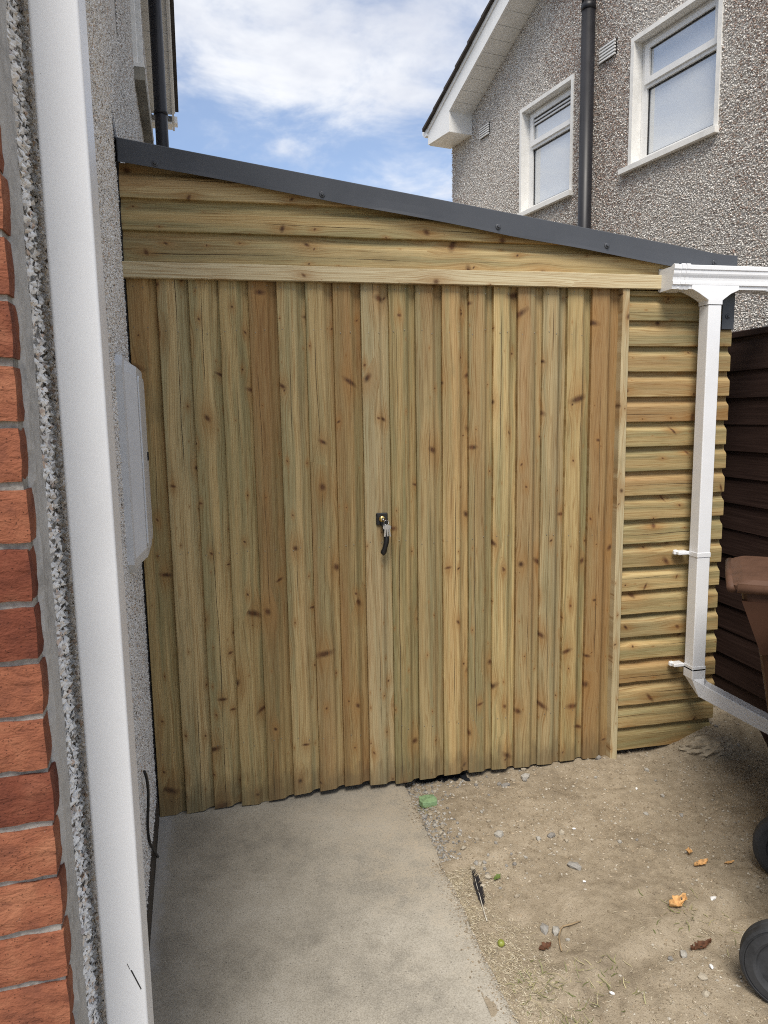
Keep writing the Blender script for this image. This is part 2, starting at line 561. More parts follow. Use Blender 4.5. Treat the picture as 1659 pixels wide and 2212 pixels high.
def mat_concrete():
    m, t, b = new_mat('brushed_concrete')
    co = t.n('ShaderNodeTexCoord').outputs['Object']
    x, y, z = t.xyz(co)
    big = t.noise(co, 2.2, 5, .6)
    mid = t.noise(co, 14., 5, .65)
    fine = t.noise(co, 250., 3, .7)
    c = t.ramp(t.m('ADD', t.m('MULTIPLY', big, .65), t.m('MULTIPLY', mid, .35)), [(.38, (.290, .268, .226)), (.5, (.390, .360, .302)), (.62, (.470, .440, .378))])
    c = t.mix(t.m('MULTIPLY', t.ss(fine, .44, .66), .55), c, t.mix(1., c, (.48, .46, .43), 'MULTIPLY'))
    c = t.mix(t.m('MULTIPLY', t.ss(fine, .46, .30), .35), c, (.52, .49, .43))
    # dust of trodden earth, thickest by the gate and the soil edge
    dm = t.m('ADD', t.m('ADD', t.ss(x, -.1, .75), t.m('MULTIPLY', t.ss(y, 1.6, 2.7), .8)), t.m('MULTIPLY', t.m('SUBTRACT', mid, .5), 2.4))
    dm = t.m('MULTIPLY', t.ss(dm, .8, 2.0), .7)
    c = t.mix(t.m('MULTIPLY', dm, t.ss(fine, .62, .42)), c, (.41, .34, .245))
    v = t.vor(co, 130., 'F1')
    ag = t.m('MULTIPLY', t.ss(v.outputs['Distance'], .34, .22), t.m('GREATER_THAN', t.xyz(v.outputs['Color'])[0], .80))
    c = t.mix(t.m('MULTIPLY', ag, .6), c, t.mix(t.xyz(v.outputs['Color'])[1], (.06, .055, .05), (.50, .47, .42)))
    # pale cement smear along the house
    cs = t.m('MULTIPLY', t.ss(t.m('ADD', x, t.m('MULTIPLY', t.m('SUBTRACT', mid, .5), .12)), -.285, -.325), .7)
    c = t.mix(cs, c, (.47, .46, .44))
    t.put(b.inputs['Base Color'], c)
    b.inputs['Roughness'].default_value = .93
    b.inputs['Specular IOR Level'].default_value = .15
    t.put(b.inputs['Normal'], t.bump(t.m('ADD', fine, t.m('MULTIPLY', ag, .4)), .5, .0016))
    return m


M['concrete'] = mat_concrete()


def mat_dirt():
    m, t, b = new_mat('dry_earth')
    co = t.n('ShaderNodeTexCoord').outputs['Object']
    big = t.noise(co, 3.2, 5, .62)
    mid = t.noise(co, 26., 5, .66)
    fine = t.noise(co, 240., 4, .7)
    c = t.ramp(t.m('ADD', t.m('MULTIPLY', big, .55), t.m('MULTIPLY', mid, .45)), [(.33, (.205, .166, .118)), (.5, (.338, .281, .203)), (.66, (.425, .360, .270))])
    c = t.mix(t.m('MULTIPLY', t.ss(fine, .46, .68), .55), c, t.mix(1., c, (.48, .45, .42), 'MULTIPLY'))
    v = t.vor(co, 170., 'F1')
    ag = t.m('MULTIPLY', t.ss(v.outputs['Distance'], .36, .2), t.m('GREATER_THAN', t.xyz(v.outputs['Color'])[0], .78))
    c = t.mix(t.m('MULTIPLY', ag, .6), c, t.mix(t.xyz(v.outputs['Color'])[1], (.10, .075, .05), (.48, .43, .35)))
    t.put(b.inputs['Base Color'], c)
    b.inputs['Roughness'].default_value = .95
    b.inputs['Specular IOR Level'].default_value = .1
    t.put(b.inputs['Normal'], t.bump(t.m('ADD', t.m('ADD', fine, t.m('MULTIPLY', mid, 1.2)), t.m('MULTIPLY', ag, .5)), .85, .004))
    return m


M['dirt'] = mat_dirt()


def mat_fence():
    m, t, b = new_mat('brown_stained_boards')
    co = t.n('ShaderNodeTexCoord').outputs['Object']
    rnd = t.n('ShaderNodeObjectInfo').outputs['Random']
    x, y, z = t.xyz(co)
    v = t.vec(t.m('MULTIPLY', x, 90.), t.m('MULTIPLY', rnd, 50), t.m('MULTIPLY', z, 3.))
    g = t.noise(v, 1., 4, .6)
    c = t.ramp(g, [(.3, (.024, .012, .009)), (.55, (.041, .0225, .0175)), (.8, (.066, .039, .031))])
    s = t.vor(co, 26., 'F1')
    sp = t.m('MULTIPLY', t.ss(t.m('ADD', s.outputs['Distance'], t.m('MULTIPLY', t.noise(co, 160., 2), .25)), .26, .18), t.m('GREATER_THAN', t.xyz(s.outputs['Color'])[0], .90))
    c = t.mix(t.m('MULTIPLY', sp, .55), c, (.30, .26, .22))
    t.put(b.inputs['Base Color'], c)
    b.inputs['Roughness'].default_value = .6
    b.inputs['Specular IOR Level'].default_value = .3
    t.put(b.inputs['Normal'], t.bump(g, .5, .002))
    return m


M['fence'] = mat_fence()


def mat_pane():
    m, t, b = new_mat('window_glass')
    b.inputs['Base Color'].default_value = (.56, .585, .60, 1)
    b.inputs['Roughness'].default_value = .6
    g = t.n('ShaderNodeBsdfGlossy')
    g.inputs['Roughness'].default_value = .015
    g.inputs['Color'].default_value = (.95, .97, 1, 1)
    mx = t.n('ShaderNodeMixShader')
    f = t.n('ShaderNodeFresnel')
    f.inputs['IOR'].default_value = 1.9
    t.put(mx.inputs[0], t.m('MULTIPLY', f.outputs[0], 2.4, clamp=True))
    t.put(mx.inputs[1], b.outputs[0])
    t.put(mx.inputs[2], g.outputs[0])
    o = [n for n in m.node_tree.nodes if n.type == 'OUTPUT_MATERIAL'][0]
    t.put(o.inputs[0], mx.outputs[0])
    return m


M['pane'] = mat_pane()

# ================================================================== ground
# wide ground sheet, to the horizon
MB().add([(-1500, -1500, -.06), (1500, -1500, -.06), (1500, 1500, -.06), (-1500, 1500, -.06)], [(0, 1, 2, 3)]).build('ground', M['dirt'])
tag(bpy.data.objects['ground'], kind='structure')


def grid(name, x0, x1, y0, y1, step, zf, mat):
    nx, ny = int((x1 - x0) / step) + 1, int((y1 - y0) / step) + 1
    X, Y = np.meshgrid(np.linspace(x0, x1, nx), np.linspace(y0, y1, ny))
    Z = zf(X, Y)
    V = np.stack([X.ravel(), Y.ravel(), Z.ravel()], 1)
    i = np.arange(nx * ny).reshape(ny, nx)
    F = np.stack([i[:-1, :-1].ravel(), i[:-1, 1:].ravel(), i[1:, 1:].ravel(), i[1:, :-1].ravel()], 1)
    o = np_mesh(name, V, F, mat, smooth=True)
    return tag(o, kind='structure')


def dirt_z(X, Y):
    X, Y = np.asarray(X, float), np.asarray(Y, float)
    z = .022 + (fbm(X * 3, Y * 3, 1, 4) - .5) * .042 + (fbm(X * 26, Y * 26, 6, 3) - .5) * .017 + .024 * np.clip((Y - 2.5) / .3, 0, 1) * np.clip((X - .8) / .4, 0, 1)
    # rise towards the fence corner, low lip beside the slab
    z = z + .05 * np.clip((X - 1.75) / .6, 0, 1) ** 2 * np.clip((Y - 2.2) / .6, 0, 1)
    z = z + .085 * np.clip((X - 1.84) / .25, 0, 1) * np.clip((Y - 2.66) / .12, 0, 1)
    z = z - .016 * np.exp(-((X - .68) / .07) ** 2)
    # shallow ridge left by a spade, running across the plot
    d = Y - (1.66 + .30 * (X - .75))
    z = z + .010 * np.exp(-(d / .06) ** 2) * (X < 1.7) - .012 * np.exp(-((d + .07) / .04) ** 2) * (X < 1.7)
    return z


grid('dirt', .60, 3.2, .3, 3.3, .011, dirt_z, M['dirt'])


def edge_x(y):
    return .662 + .012 * (vn(np.asarray(y) * 9, 0, 3) - .5) + .010 * (vn(np.asarray(y) * 40, 0, 4) - .5)


# concrete path: slab with a crumbling edge
ys = np.linspace(-1.0, 6.4, 371)
pr = MB()
rings = []
for yv in ys:
    e = float(edge_x(yv))
    rings.append([(-1.2, yv, -.05), (-1.2, yv, .031), (.2, yv, .031), (e - .018, yv, .030), (e - .004, yv, .026), (e, yv, .017), (e + .006, yv, -.05)])
pr.loft(rings, closed=False, caps=False, smooth=False)
o = pr.build('concrete_path', M['concrete'])
tag(o, kind='structure')
MB().box((.66, 2.95, -.05), (2.3, 6.4, .012)).build('shed_floor', M['concrete'])
tag(bpy.data.objects['shed_floor'], kind='structure')

# ================================================================== pebble dash generator
PAL_L = np.array([(.74, .73, .70), (.66, .65, .62), (.56, .545, .52), (.47, .455, .43), (.33, .315, .295), (.44, .35, .26), (.33, .20, .13), (.20, .16, .14), (.80, .80, .79)])
PW_L = np.array([.18, .2, .2, .14, .08, .07, .04, .04, .05])


def pebble_dash(name, parent, org, U, V, Nn, u0, u1, v0, v1, size, keep, tone, lift=.0):
    step = size * .88
    nu, nv = int((u1 - u0) / step), int((v1 - v0) / step)
    uu, vv = np.meshgrid(np.arange(nu) * step + u0, np.arange(nv) * step + v0)
    uu = (uu + rng.uniform(-.55, .55, uu.shape) * step).ravel()
    vv = (vv + rng.uniform(-.55, .55, vv.shape) * step).ravel()
    ok = keep(uu, vv)
    uu, vv = uu[ok], vv[ok]
    n = len(uu)
    ang = rng.uniform(0, 6.28, n)
    sz = size * rng.uniform(.42, .80, n)
    asp = rng.uniform(.55, .95, n)
    P = np.zeros((n, 5, 3))
    tu, tv = rng.normal(0, .28, n), rng.normal(0, .28, n)
    hgt = sz * rng.uniform(.35, .8, n)
    base = rng.uniform(-.1, .25, n) * size
    for k in range(4):
        a = ang + k * math.pi / 2 + rng.uniform(-.35, .35, n)
        r = sz * rng.uniform(.75, 1.15, n)
        lu, lv = np.cos(a) * r, np.sin(a) * r * asp
        P[:, k, 0] = uu + lu
        P[:, k, 1] = vv + lv
        P[:, k, 2] = base + lu * tu + lv * tv - sz * .1
    P[:, 4, 0] = uu + rng.normal(0, .3, n) * sz
    P[:, 4, 1] = vv + rng.normal(0, .3, n) * sz
    P[:, 4, 2] = base + hgt
    P[:, :, 2] += lift
    U, V, Nn, org = map(np.array, (U, V, Nn, org))
    W = org + P[..., 0:1] * U + P[..., 1:2] * V + P[..., 2:3] * Nn
    idx = np.arange(n)[:, None] * 5
    T = np.concatenate([idx + np.array(f) for f in ((0, 1, 4), (1, 2, 4), (2, 3, 4), (3, 0, 4))])
    colr = np.repeat(tone(uu, vv), 5, axis=0)
    o = np_mesh(name, W.reshape(-1, 3), T, M['pebbles'], parent, colr)
    return tag(o, kind='stuff')


# ================================================================== the house on the left
A = math.radians(3.4)
WD = Vector((-math.sin(A), math.cos(A), 0))      # along the side wall, away from the street
WN = Vector((math.cos(A), math.sin(A), 0))       # out of the side wall
W0 = Vector((-.372, 2.8, 0))


def wl(s, n, z):                                  # wall coordinates -> world
    p = W0 + WD * s + WN * n
    return (p.x, p.y, z)


def wbox(mb, s0, s1, n0, n1, z0, z1):
    c = [wl(s0, n0, z0), wl(s0, n1, z0), wl(s1, n1, z0), wl(s1, n0, z0), wl(s0, n0, z1), wl(s0, n1, z1), wl(s1, n1, z1), wl(s1, n0, z1)]
    return mb.add(c, [(0, 3, 2, 1), (4, 5, 6, 7), (0, 1, 5, 4), (1, 2, 6, 5), (2, 3, 7, 6), (3, 0, 4, 7)])


house = thing('house', 'pebble-dashed house at the left edge with red brick corner', 'house', wl(-1.8, 0, 0))
bpy.context.view_layer.update()


def HP(o):          # keep world coordinates while parenting to an Empty that is not at the origin
    o.matrix_parent_inverse = o.parent.matrix_basis.inverted()
    return o


S_FRONT, S_REAR = -1.85, 5.0
EAVE, PITCH = 4.62, .42
mb = MB()
# gable side wall as an extruded polygon with a window opening (four pieces round the opening)
ws0, ws1, wz0, wz1 = 1.80, 2.72, 3.60, 4.75
wbox(mb, S_FRONT + .055, ws0, -.35, -.004, -.05, 4.60)
wbox(mb, ws0, ws1, -.35, -.004, -.05, wz0)
wbox(mb, ws1, S_REAR, -.35, -.004, -.05, 4.60)
mb.add([wl(S_FRONT + .055, -.004, 4.60), wl(S_REAR, -.004, 4.60), wl(S_REAR, -.004, 4.62), wl(1.0, -.004, 6.2), wl(S_FRONT + .055, -.004, 5.05)], [(0, 1, 2, 3, 4)])
mb.add([wl(S_FRONT + .055, -.35, -.05), wl(S_REAR, -.35, -.05), wl(S_REAR, -7, -.05), wl(S_FRONT + .055, -7, -.05),
        wl(S_FRONT + .055, -.35, 4.6), wl(S_REAR, -.35, 4.6), wl(S_REAR, -7, 4.6), wl(S_FRONT + .055, -7, 4.6)], [(1, 5, 6, 2), (2, 6, 7, 3)])
HP(mb.build('wall', M['mortar_pale'], house))


def tone_left(u, v):
    n = len(u)
    pw = PW_L / PW_L.sum()
    c = PAL_L[rng.choice(len(PAL_L), n, p=pw)] ** .48 * rng.uniform(.90, 1.06, (n, 1))
    d = fbm(u * 1.2, v * .6, 2)
    lift = np.where(u < -1.4, 1.12, 1.0)  # chip colour of the near strip lightened to make up for its shade
    return np.clip(c * ((.86 + .28 * d) * lift)[:, None], 0, .92)


NEAR_S = .55
edge_j = lambda v: -1.715 + .02 * (vn(v * 14, v * 3, 8) - .5)
bowl = lambda u, v: v > .10 + .05 * vn(u * 4, 0, 12) + .0 * u
HP(pebble_dash('pebble_dash', house, W0, WD, (0, 0, 1), WN, -1.74, -1.45, .06, 3.15, .0112,
               lambda u, v: (u > edge_j(v)) & bowl(u, v), tone_left))
HP(pebble_dash('pebble_dash', house, W0, WD, (0, 0, 1), WN, -1.45, NEAR_S, .06, 3.15, .0084,
               lambda u, v: bowl(u, v), tone_left))
HP(pebble_dash('pebble_dash', house, W0, WD, (0, 0, 1), WN, NEAR_S, S_REAR, 2.3, 5.3, .0115,
               lambda u, v: ((u < 1.2) | (v > 2.9)) & ~((u > ws0) & (u < ws1) & (v > wz0)) & (v < 4.6 + .42 * np.maximum(0, (S_REAR - u))), tone_left))
# smooth strip of mortar beside the brick corner, with rough lips
mb = MB()
rr = []
for zv in np.arange(.0, 3.2, .012):
    j = lambda k, a: float((vn(zv * 30, k * 3.1, 21 + k) - .5) * a)
    s_a, s_b = -1.812 + j(0, .008), -1.705 + j(1, .014)
    rr.append([wl(s_a - .02, -.02, zv), wl(s_a, .004 + j(2, .006), zv), wl(s_a + .010, .007 + j(3, .005), zv), wl(s_a + .016, .002, zv), wl(-1.745, .001 + j(4, .002), zv), wl(s_b - .012, .002, zv), wl(s_b, -.004, zv)])
mb.loft(rr, closed=False, caps=False)
HP(mb.build('mortar_strip', M['mortar'], house))
# dark plinth at the foot of the wall
mb = MB()
wbox(mb, -1.72, -.02, -.02, .008, -.03, .125)
HP(mb.build('plinth', M['plinth'], house))

# brick corner: courses of single bricks, raked mortar behind them
FD = -WN                                          # along the front face, leftwards
FS = -1.85                                        # wall coordinate of the front face
mb = MB()
wbox(mb, FS + .0075, -1.80, -1.6, .0005, .0, 3.3)
HP(mb.build('mortar_bed', M['mortar_joint'], house))


def brick_mesh(L, D, Hh, seed):
    r = np.random.default_rng(seed)
    nx, ny, nz = 14, 6, 5
    mbk = MB()
    def wob(p):
        x, y, z = p
        a = (vn(x * 40 + seed, z * 120, seed) - .5) * .0035 + (vn(x * 110, z * 200, seed + 3) - .5) * .0025
        b = (vn(y * 60 + seed, z * 90, seed + 5) - .5) * .002
        ex = min(x, L - x, .004) / .004
        ez = min(z, Hh - z, .005) / .005
        cr = (1 - min(1, ez)) * .0014
        return (x + (b if x > L * .5 else -b) - (cr if x > L / 2 else -cr), y - a + (cr if y < D / 2 else 0), z + (vn(x * 50, 0, seed + 7) - .5) * .003)
    # front, end faces and top/bottom as grids
    def g(o, du, dv, nu, nv):
        vs, fs = [], []
        for i in range(nv + 1):
            for k in range(nu + 1):
                vs.append(wob(tuple(o[q] + du[q] * k / nu + dv[q] * i / nv for q in range(3))))
        for i in range(nv):
            for k in range(nu):
                a = i * (nu + 1) + k
                fs.append((a, a + 1, a + nu + 2, a + nu + 1))
        mbk.add(vs, fs, True)
    g((0, 0, 0), (L, 0, 0), (0, 0, Hh), nx, nz)
    g((L, 0, 0), (0, D, 0), (0, 0, Hh), ny, nz)
    g((0, D, 0), (0, -D, 0), (0, 0, Hh), 2, nz)
    g((0, 0, Hh), (L, 0, 0), (0, D, 0), nx, 2)
    g((0, D, 0), (L, 0, 0), (0, -D, 0), nx, 2)
    me = bpy.data.meshes.new('brick')
    me.from_pydata(mbk.v, [], mbk.f)
    me.polygons.foreach_set('use_smooth', mbk.sm)
    me.materials.append(M['brick'])
    me.update()
    return me


meshes_s = [brick_mesh(.215, .04, .0660, 10 + i) for i in range(4)]
meshes_h = [brick_mesh(.103, .04, .0660, 30 + i) for i in range(4)]
brick_rot = Matrix.Rotation(A, 4, 'Z')
course = .0755
for i in range(42):
    z = .035 + i * course
    run = (meshes_s if i % 2 else meshes_h)
    pos = 0.
    k = 0
    while pos < 1.2:
        use = run if k == 0 else meshes_s
        L = .215 if use is meshes_s else .103
        me = use[(i * 3 + k) % 4]
        b = bpy.data.objects.new('brick', me)
        link(b, house)
        p = W0 + WD * (FS + random.uniform(-.002, .002)) + WN * (.004 + random.uniform(-.002, .002) - pos - L)
        b.matrix_parent_inverse = house.matrix_basis.inverted()
        b.matrix_basis = Matrix.Translation((p.x, p.y, z + random.uniform(-.0015, .0015))) @ brick_rot @ Matrix.Rotation(random.uniform(-.006, .006), 4, 'Y')
        pos += L + .0105
        k += 1

# upstairs window at the side, seen edge on
win = HP(wbox(MB(), ws0, ws0 + .07, -.14, -.07, wz0 + .02, wz1).build('window', M['upvc_old'], house))


def sub(parent_world_obj, o):
    o.parent = parent_world_obj
    o.matrix_parent_inverse = Matrix.Identity(4)
    return o


for a, b2 in ((ws1 - .07, ws1),):
    sub(win, wbox(MB(), a, b2, -.14, -.07, wz0 + .02, wz1).build('frame', M['upvc_old']))
sub(win, wbox(MB(), ws0 + .07, ws1 - .07, -.14, -.07, wz0 + .02, wz0 + .09).build('frame', M['upvc_old']))
sub(win, wbox(MB(), ws0 + .07, ws1 - .07, -.14, -.07, 4.3, 4.37).build('frame', M['upvc_old']))
sub(win, wbox(MB(), ws0 + .07, ws1 - .07, -.112, -.100, wz0 + .09, 4.30).build('pane', M['pane']))
sub(win, wbox(MB(), ws0 + .07, ws1 - .07, -.112, -.100, 4.37, wz1).build('pane', M['pane']))
mb = MB()
wbox(mb, ws0 - .075, ws0 + .003, -.16, .026, wz0 - .005, 4.9)
HP(mb.build('window_surround', M['paint_white'], house))
mb = MB()
wbox(mb, ws1 - .003, ws1 + .07, -.16, .026, wz0 - .005, 4.9)
HP(mb.build('window_surround', M['paint_white'], house))
mb = MB()
wbox(mb, ws0 - .10, ws1 + .10, -.16, .062, wz0 - .075, wz0 - .006)
HP(mb.build('window_sill', M['sill_dirty'], house))
mb = MB()
wbox(mb, ws0 - .102, ws1 + .102, -.15, .064, wz0 - .006, wz0 + .012)
HP(mb.build('window_sill', M['paint_white'], house))

# gable verge: soffit boards, bargeboard, tiles
OV = .215
VS1, VZ = 4.84, 4.43                              # lower end of the verge
rake = lambda s: VZ + (VS1 - s) * PITCH
n_sb = 22
for i in range(n_sb):
    a, b2 = VS1 - .16 - i * .16, VS1 - .16 - (i + 1) * .16 + .006
    z0, z1 = rake(a) + .0, rake(b2) + .0
    mbx = MB()
    v = [wl(a, -.0, z0), wl(a, OV - .018, z0), wl(b2, OV - .018, z1), wl(b2, -.0, z1)]
    mbx.add(v + [(p[0], p[1], p[2] + .012) for p in v], [(0, 1, 2, 3), (7, 6, 5, 4), (0, 4, 5, 1), (1, 5, 6, 2), (2, 6, 7, 3), (3, 7, 4, 0)])
    HP(mbx.build('soffit_board', M['soffit'], house))
mb = MB()
for n0, n1, d0, d1 in ((OV - .018, OV, -.02, .19), (OV, OV + .012, .14, .20)):
    v = [wl(VS1, n0, rake(VS1) + d0), wl(VS1, n1, rake(VS1) + d0), wl(1.0, n1, rake(1.0) + d0), wl(1.0, n0, rake(1.0) + d0)]
    u = [wl(VS1, n0, rake(VS1) + d1), wl(VS1, n1, rake(VS1) + d1), wl(1.0, n1, rake(1.0) + d1), wl(1.0, n0, rake(1.0) + d1)]
    mb.add(v + u, [(0, 3, 2, 1), (4, 5, 6, 7), (0, 1, 5, 4), (1, 2, 6, 5), (2, 3, 7, 6), (3, 0, 4, 7)])
HP(mb.build('bargeboard', M['upvc_old'], house))
mb = MB()
wbox(mb, VS1 - .155, VS1 - .004, -.1, OV - .02, VZ - .012, VZ + .005)
HP(mb.build('eave_box', M['soffit'], house))
for i in range(12):
    a = VS1 + .06 - i * .33
    mbx = MB()
    v = []
    for dn in (-.3, OV + .045):
        for (s, dz) in ((a, .205), (a, .240), (a - .36, .200 + .36 * PITCH), (a - .36, .222 + .36 * PITCH)):
            v.append(wl(s, dn, rake(a) + dz))
    mbx.add(v, [(0, 1, 3, 2), (6, 7, 5, 4), (0, 4, 5, 1), (1, 5, 7, 3), (3, 7, 6, 2), (2, 6, 4, 0)])
    HP(mbx.build('roof_tile', M['tile'], house))
mb = MB()
v = [wl(VS1 + .02, -.3, rake(VS1) + .19), wl(VS1 + .02, -7, rake(VS1) + .19), wl(1.0, -7, rake(1.0) + .19), wl(1.0, -.3, rake(1.0) + .19)]
mb.add(v + [(p[0], p[1], p[2] + .06) for p in v], [(0, 1, 2, 3), (7, 6, 5, 4), (0, 4, 5, 1), (1, 5, 6, 2), (2, 6, 7, 3), (3, 7, 4, 0)])
HP(mb.build('roof', M['tile'], house))
mb = MB()
v = [wl(1.0, OV + .04, rake(1.0) + .19), wl(1.0, -7, rake(1.0) + .19), wl(-2.15, -7, rake(1.0) - 1.10), wl(-2.15, OV + .04, rake(1.0) - 1.10)]
mb.add(v + [(p[0], p[1], p[2] + .06) for p in v], [(0, 1, 2, 3), (7, 6, 5, 4), (0, 4, 5, 1), (1, 5, 6, 2), (2, 6, 7, 3), (3, 7, 4, 0)])
HP(mb.build('roof', M['tile'], house))
mb = MB()
wbox(mb, VS1 + .01, VS1 + .12, -7, OV + .03, VZ + .06, VZ + .12)
HP(mb.build('eave_gutter', M['upvc_old'], house))
# black soil pipe on the side wall
mb = MB()
mb.lathe([(.048, 0), (.048, 3.7)], wl(3.28, .115, 1.6), (0, 0, 1), 20)
sp = HP(mb.build('soil_pipe', M['black_pvc'], house))
for zc in (3.95, 2.6):
    sub(sp, MB().lathe([(.0485, 0), (.054, .002), (.054, .024), (.0485, .026)], wl(3.28, .115, zc), (0, 0, 1), 20).build('pipe_clip', M['black_pvc']))

# ------------------------------------------------------------------ white square downpipe in the foreground
dp = thing('downpipe', 'white square plastic downpipe close to the camera at the left', 'downpipe', (-.223, 1.184, 0))


def square_ring(cx_, cy_, z, hw, hd, r, k=4):
    pts = []
    for (sx_, sy_, a0) in ((1, -1, -90), (1, 1, 0), (-1, 1, 90), (-1, -1, 180)):
        for i in range(k + 1):
            a = math.radians(a0 + 90 * i / k)
            pts.append((cx_ + sx_ * (hw - r) + r * math.cos(a), cy_ + sy_ * (hd - r) + r * math.sin(a), z))
    return pts


MB().loft([square_ring(0, 0, z, .0335, .0335, .005, 7) for z in (.05, 3.6)]).build('pipe', M['pvc'], dp)
mk = MB()
mk.add([(.011, -.0338, .700), (.0135, -.0338, .700), (.027, -.0338, .6625), (.0255, -.0338, .6605)], [(0, 3, 2, 1)])
mk.add([(.006, -.0338, .713), (.0072, -.0338, .713), (.011, -.0338, .7015), (.010, -.0338, .7015)], [(0, 3, 2, 1)])
mk.build('scuff_mark', M['black'], dp)
for zc in (.35, 3.0):
    m2 = MB()
    m2.loft([square_ring(0, 0, z, .0365, .0365, .006) for z in (zc, zc + .025)])
    m2.box((-.055, .0, zc), (-.03, .03, zc + .025))
    m2.build('pipe_clip', M['pvc'], dp)

# ------------------------------------------------------------------ meter box cover on the wall
mt = thing('meter_box', 'grey plastic utility meter cover on the pebble-dashed wall', 'meter box', wl(-.36, 0, 1.15))
mt_rot = Matrix.Translation(wl(-.36, 0, 1.15)) @ Matrix.Rotation(A, 4, 'Z')
mt.matrix_basis = mt_rot


def outline(y0, y1, z0, z1, c):
    return [(y0 + c, z0), (y1 - c, z0), (y1, z0 + c), (y1, z1 - c), (y1 - c, z1), (y0 + c, z1), (y0, z1 - c), (y0, z0 + c)]


mb = MB()
mb.loft([[(x, a, b) for a, b in outline(y0, y1, z0, z1, c)] for x, y0, y1, z0, z1, c in
         ((0.0, -.20, .205, .0, .66, .03), (.022, -.20, .205, .0, .66, .03), (.026, -.18, .195, .015, .648, .03), (.056, -.14, .178, .035, .63, .035))])
mb.build('housing', M['meter'], mt)
mb = MB()
mb.loft([[(x, a, b) for a, b in outline(-.11, .155, .06, .605, .02)] for x in (.0565, .061)])
mb.build('door', M['meter'], mt)
MB().box((.061, .095, .33), (.066, .107, .36), .002).build('latch', M['black'], mt)

# black cable left on the wall
cb = MB()
pts = []
for t in np.linspace(0, 1, 26):
    s = np.interp(t, [0, .1, .35, .8, 1], [-.60, -.588, -.578, -.525, -.34])
    z = np.interp(t, [0, .1, .35, .8, 1], [.53, .505, .42, .24, .075])
    pts.append(wl(s, .014 + .006 * math.sin(t * 7), z))
cb.tube(pts, .0046, 8)
tag(cb.build('cable', M['black']), 'thin black cable end hanging down the pebble-dashed wall', 'cable')

# ================================================================== shiplap boards
GY = 2.8                                            # outer face plane of the boards
CW = .1075
# profile: x across (0 = overlapping lip, towards +x the scooped tongue), y depth (0 outer face, + into the shed)
PROF = [(0., .0205), (0., .0030), (.0009, .0009), (.0032, 0.), (.030, .0), (.058, .0), (.0660, .0006), (.0710, .0034), (.0755, .0085), (.0800, .0138), (.0860, .0180), (.0950, .0203), (.1160, .0212), (.1160, .0250), (.0105, .0250), (.0105, .0205)]


def plank(name, parent, mat, x0, width, z_lo, z_hi, axis, outer=GY, tint=.5, pale=0., seed=0, scale=None, flip=False):
    """axis 'Z': upright board whose lip is at x0; axis 'X': lying board with its lip at height x0, tongue up.
    z_lo / z_hi give the end of the board as a function of the cross position."""
    sc = width / CW
    r = np.random.default_rng(1000 + seed)
    nseg = 10
    wob = [r.normal(0, .0006, 3) for _ in range(nseg + 1)]
    rings = []
    lo0, hi0 = z_lo(0.), z_hi(0.)
    for k in range(nseg + 1):
        f = k / nseg
        ring = []
        for (px, py) in PROF:
            a, b = z_lo(px * sc), z_hi(px * sc)
            ring.append((px * sc + wob[k][0] * .8, py + wob[k][1] * (1 if 0 < k < nseg else .3), a + (b - a) * f))
        rings.append(ring)
    mbp = MB()
    mbp.loft(rings, True, True)
    me = bpy.data.meshes.new(name)
    me.from_pydata(mbp.v, [], mbp.f)
    me.materials.append(mat)
    me.update()
    o = bpy.data.objects.new(name, me)
    link(o, parent)
    if axis == 'Z':
        o.matrix_basis = Matrix.Translation((x0, outer, 0)) @ Matrix.Rotation(float(r.normal(0, .006)), 4, 'Z')
    else:
        # local x -> world z, local z -> world x, local y -> world y (proper rotation by flipping along)
        o.matrix_basis = Matrix.Translation((0, outer, x0)) @ Matrix(((0, 0, -1, 0), (0, 1, 0, 0), (1, 0, 0, 0), (0, 0, 0, 1)))
    o['tint'] = float(tint)
    o['pale'] = float(pale)
    return o


# ------------------------------------------------------------------ gates
TINTS = [.54, .38, .20, .26, .62, .34, .58, .62, .40, .30, .48, .62, .44, .28, .60, .42, .14, .78]
PALE = [0, .28, .12, .05, 0, .16, .1, 0, .45, 0, .16, .05, .1, .05, .18, .35, 0, .05]
BOT = [.045, .044, .050, .050, .056, .066, .070, .078, .070, .060, .066, .072, .072, .072, .069, .068, .072, .072]
XL = [-.363, -.258, -.146, -.037, .072, .178, .286, .392, .501, .612, .720, .829, .941, 1.047, 1.152, 1.262, 1.370, 1.480, 1.601]


def gate_leaf(i0, i1, label):
    g = thing('gate_leaf', label, 'gate', (XL[i0], GY, .0))
    for i in range(i0, i1):
        wd = XL[i + 1] - XL[i]
        b0, sl = BOT[i] - .012, random.uniform(-.06, .09)
        p = plank('plank', g, M['wood'], XL[i] - XL[i0], wd * (.985 if i == i1 - 1 else 1.0), (lambda x, b0=b0, sl=sl: b0 + x * sl), (lambda x: 2.150),
                  'Z', random.uniform(-.0012, .0012), TINTS[i], PALE[i], i)
        p['foot_shade_splash'] = 1.0
    # ledges and brace behind
    L = XL[i1] - XL[i0]
    for zc in (.25, 1.05, 1.9):
        MB().box((.03, .0265, zc), (L - .03, .054, zc + .095), .002).build('ledge', M['batten_wood'], g)
    nb = MB()
    for i in range(i0, i1):
        for zc in (2.105, 1.945, 1.10, .30):
            for fx in (.22, .60):
                xx = XL[i] - XL[i0] + fx * CW + random.uniform(-.008, .008)
                zz = zc + random.uniform(-.012, .012)
                nb.lathe([(.0023, -.0006), (.0020, -.0014), (.0003, -.0018)], (xx, .0, zz), (0, 1, 0), 8, False)
    n = nb.build('nail_heads', M['nail'], g)
    n['kind'] = 'stuff'
    return g


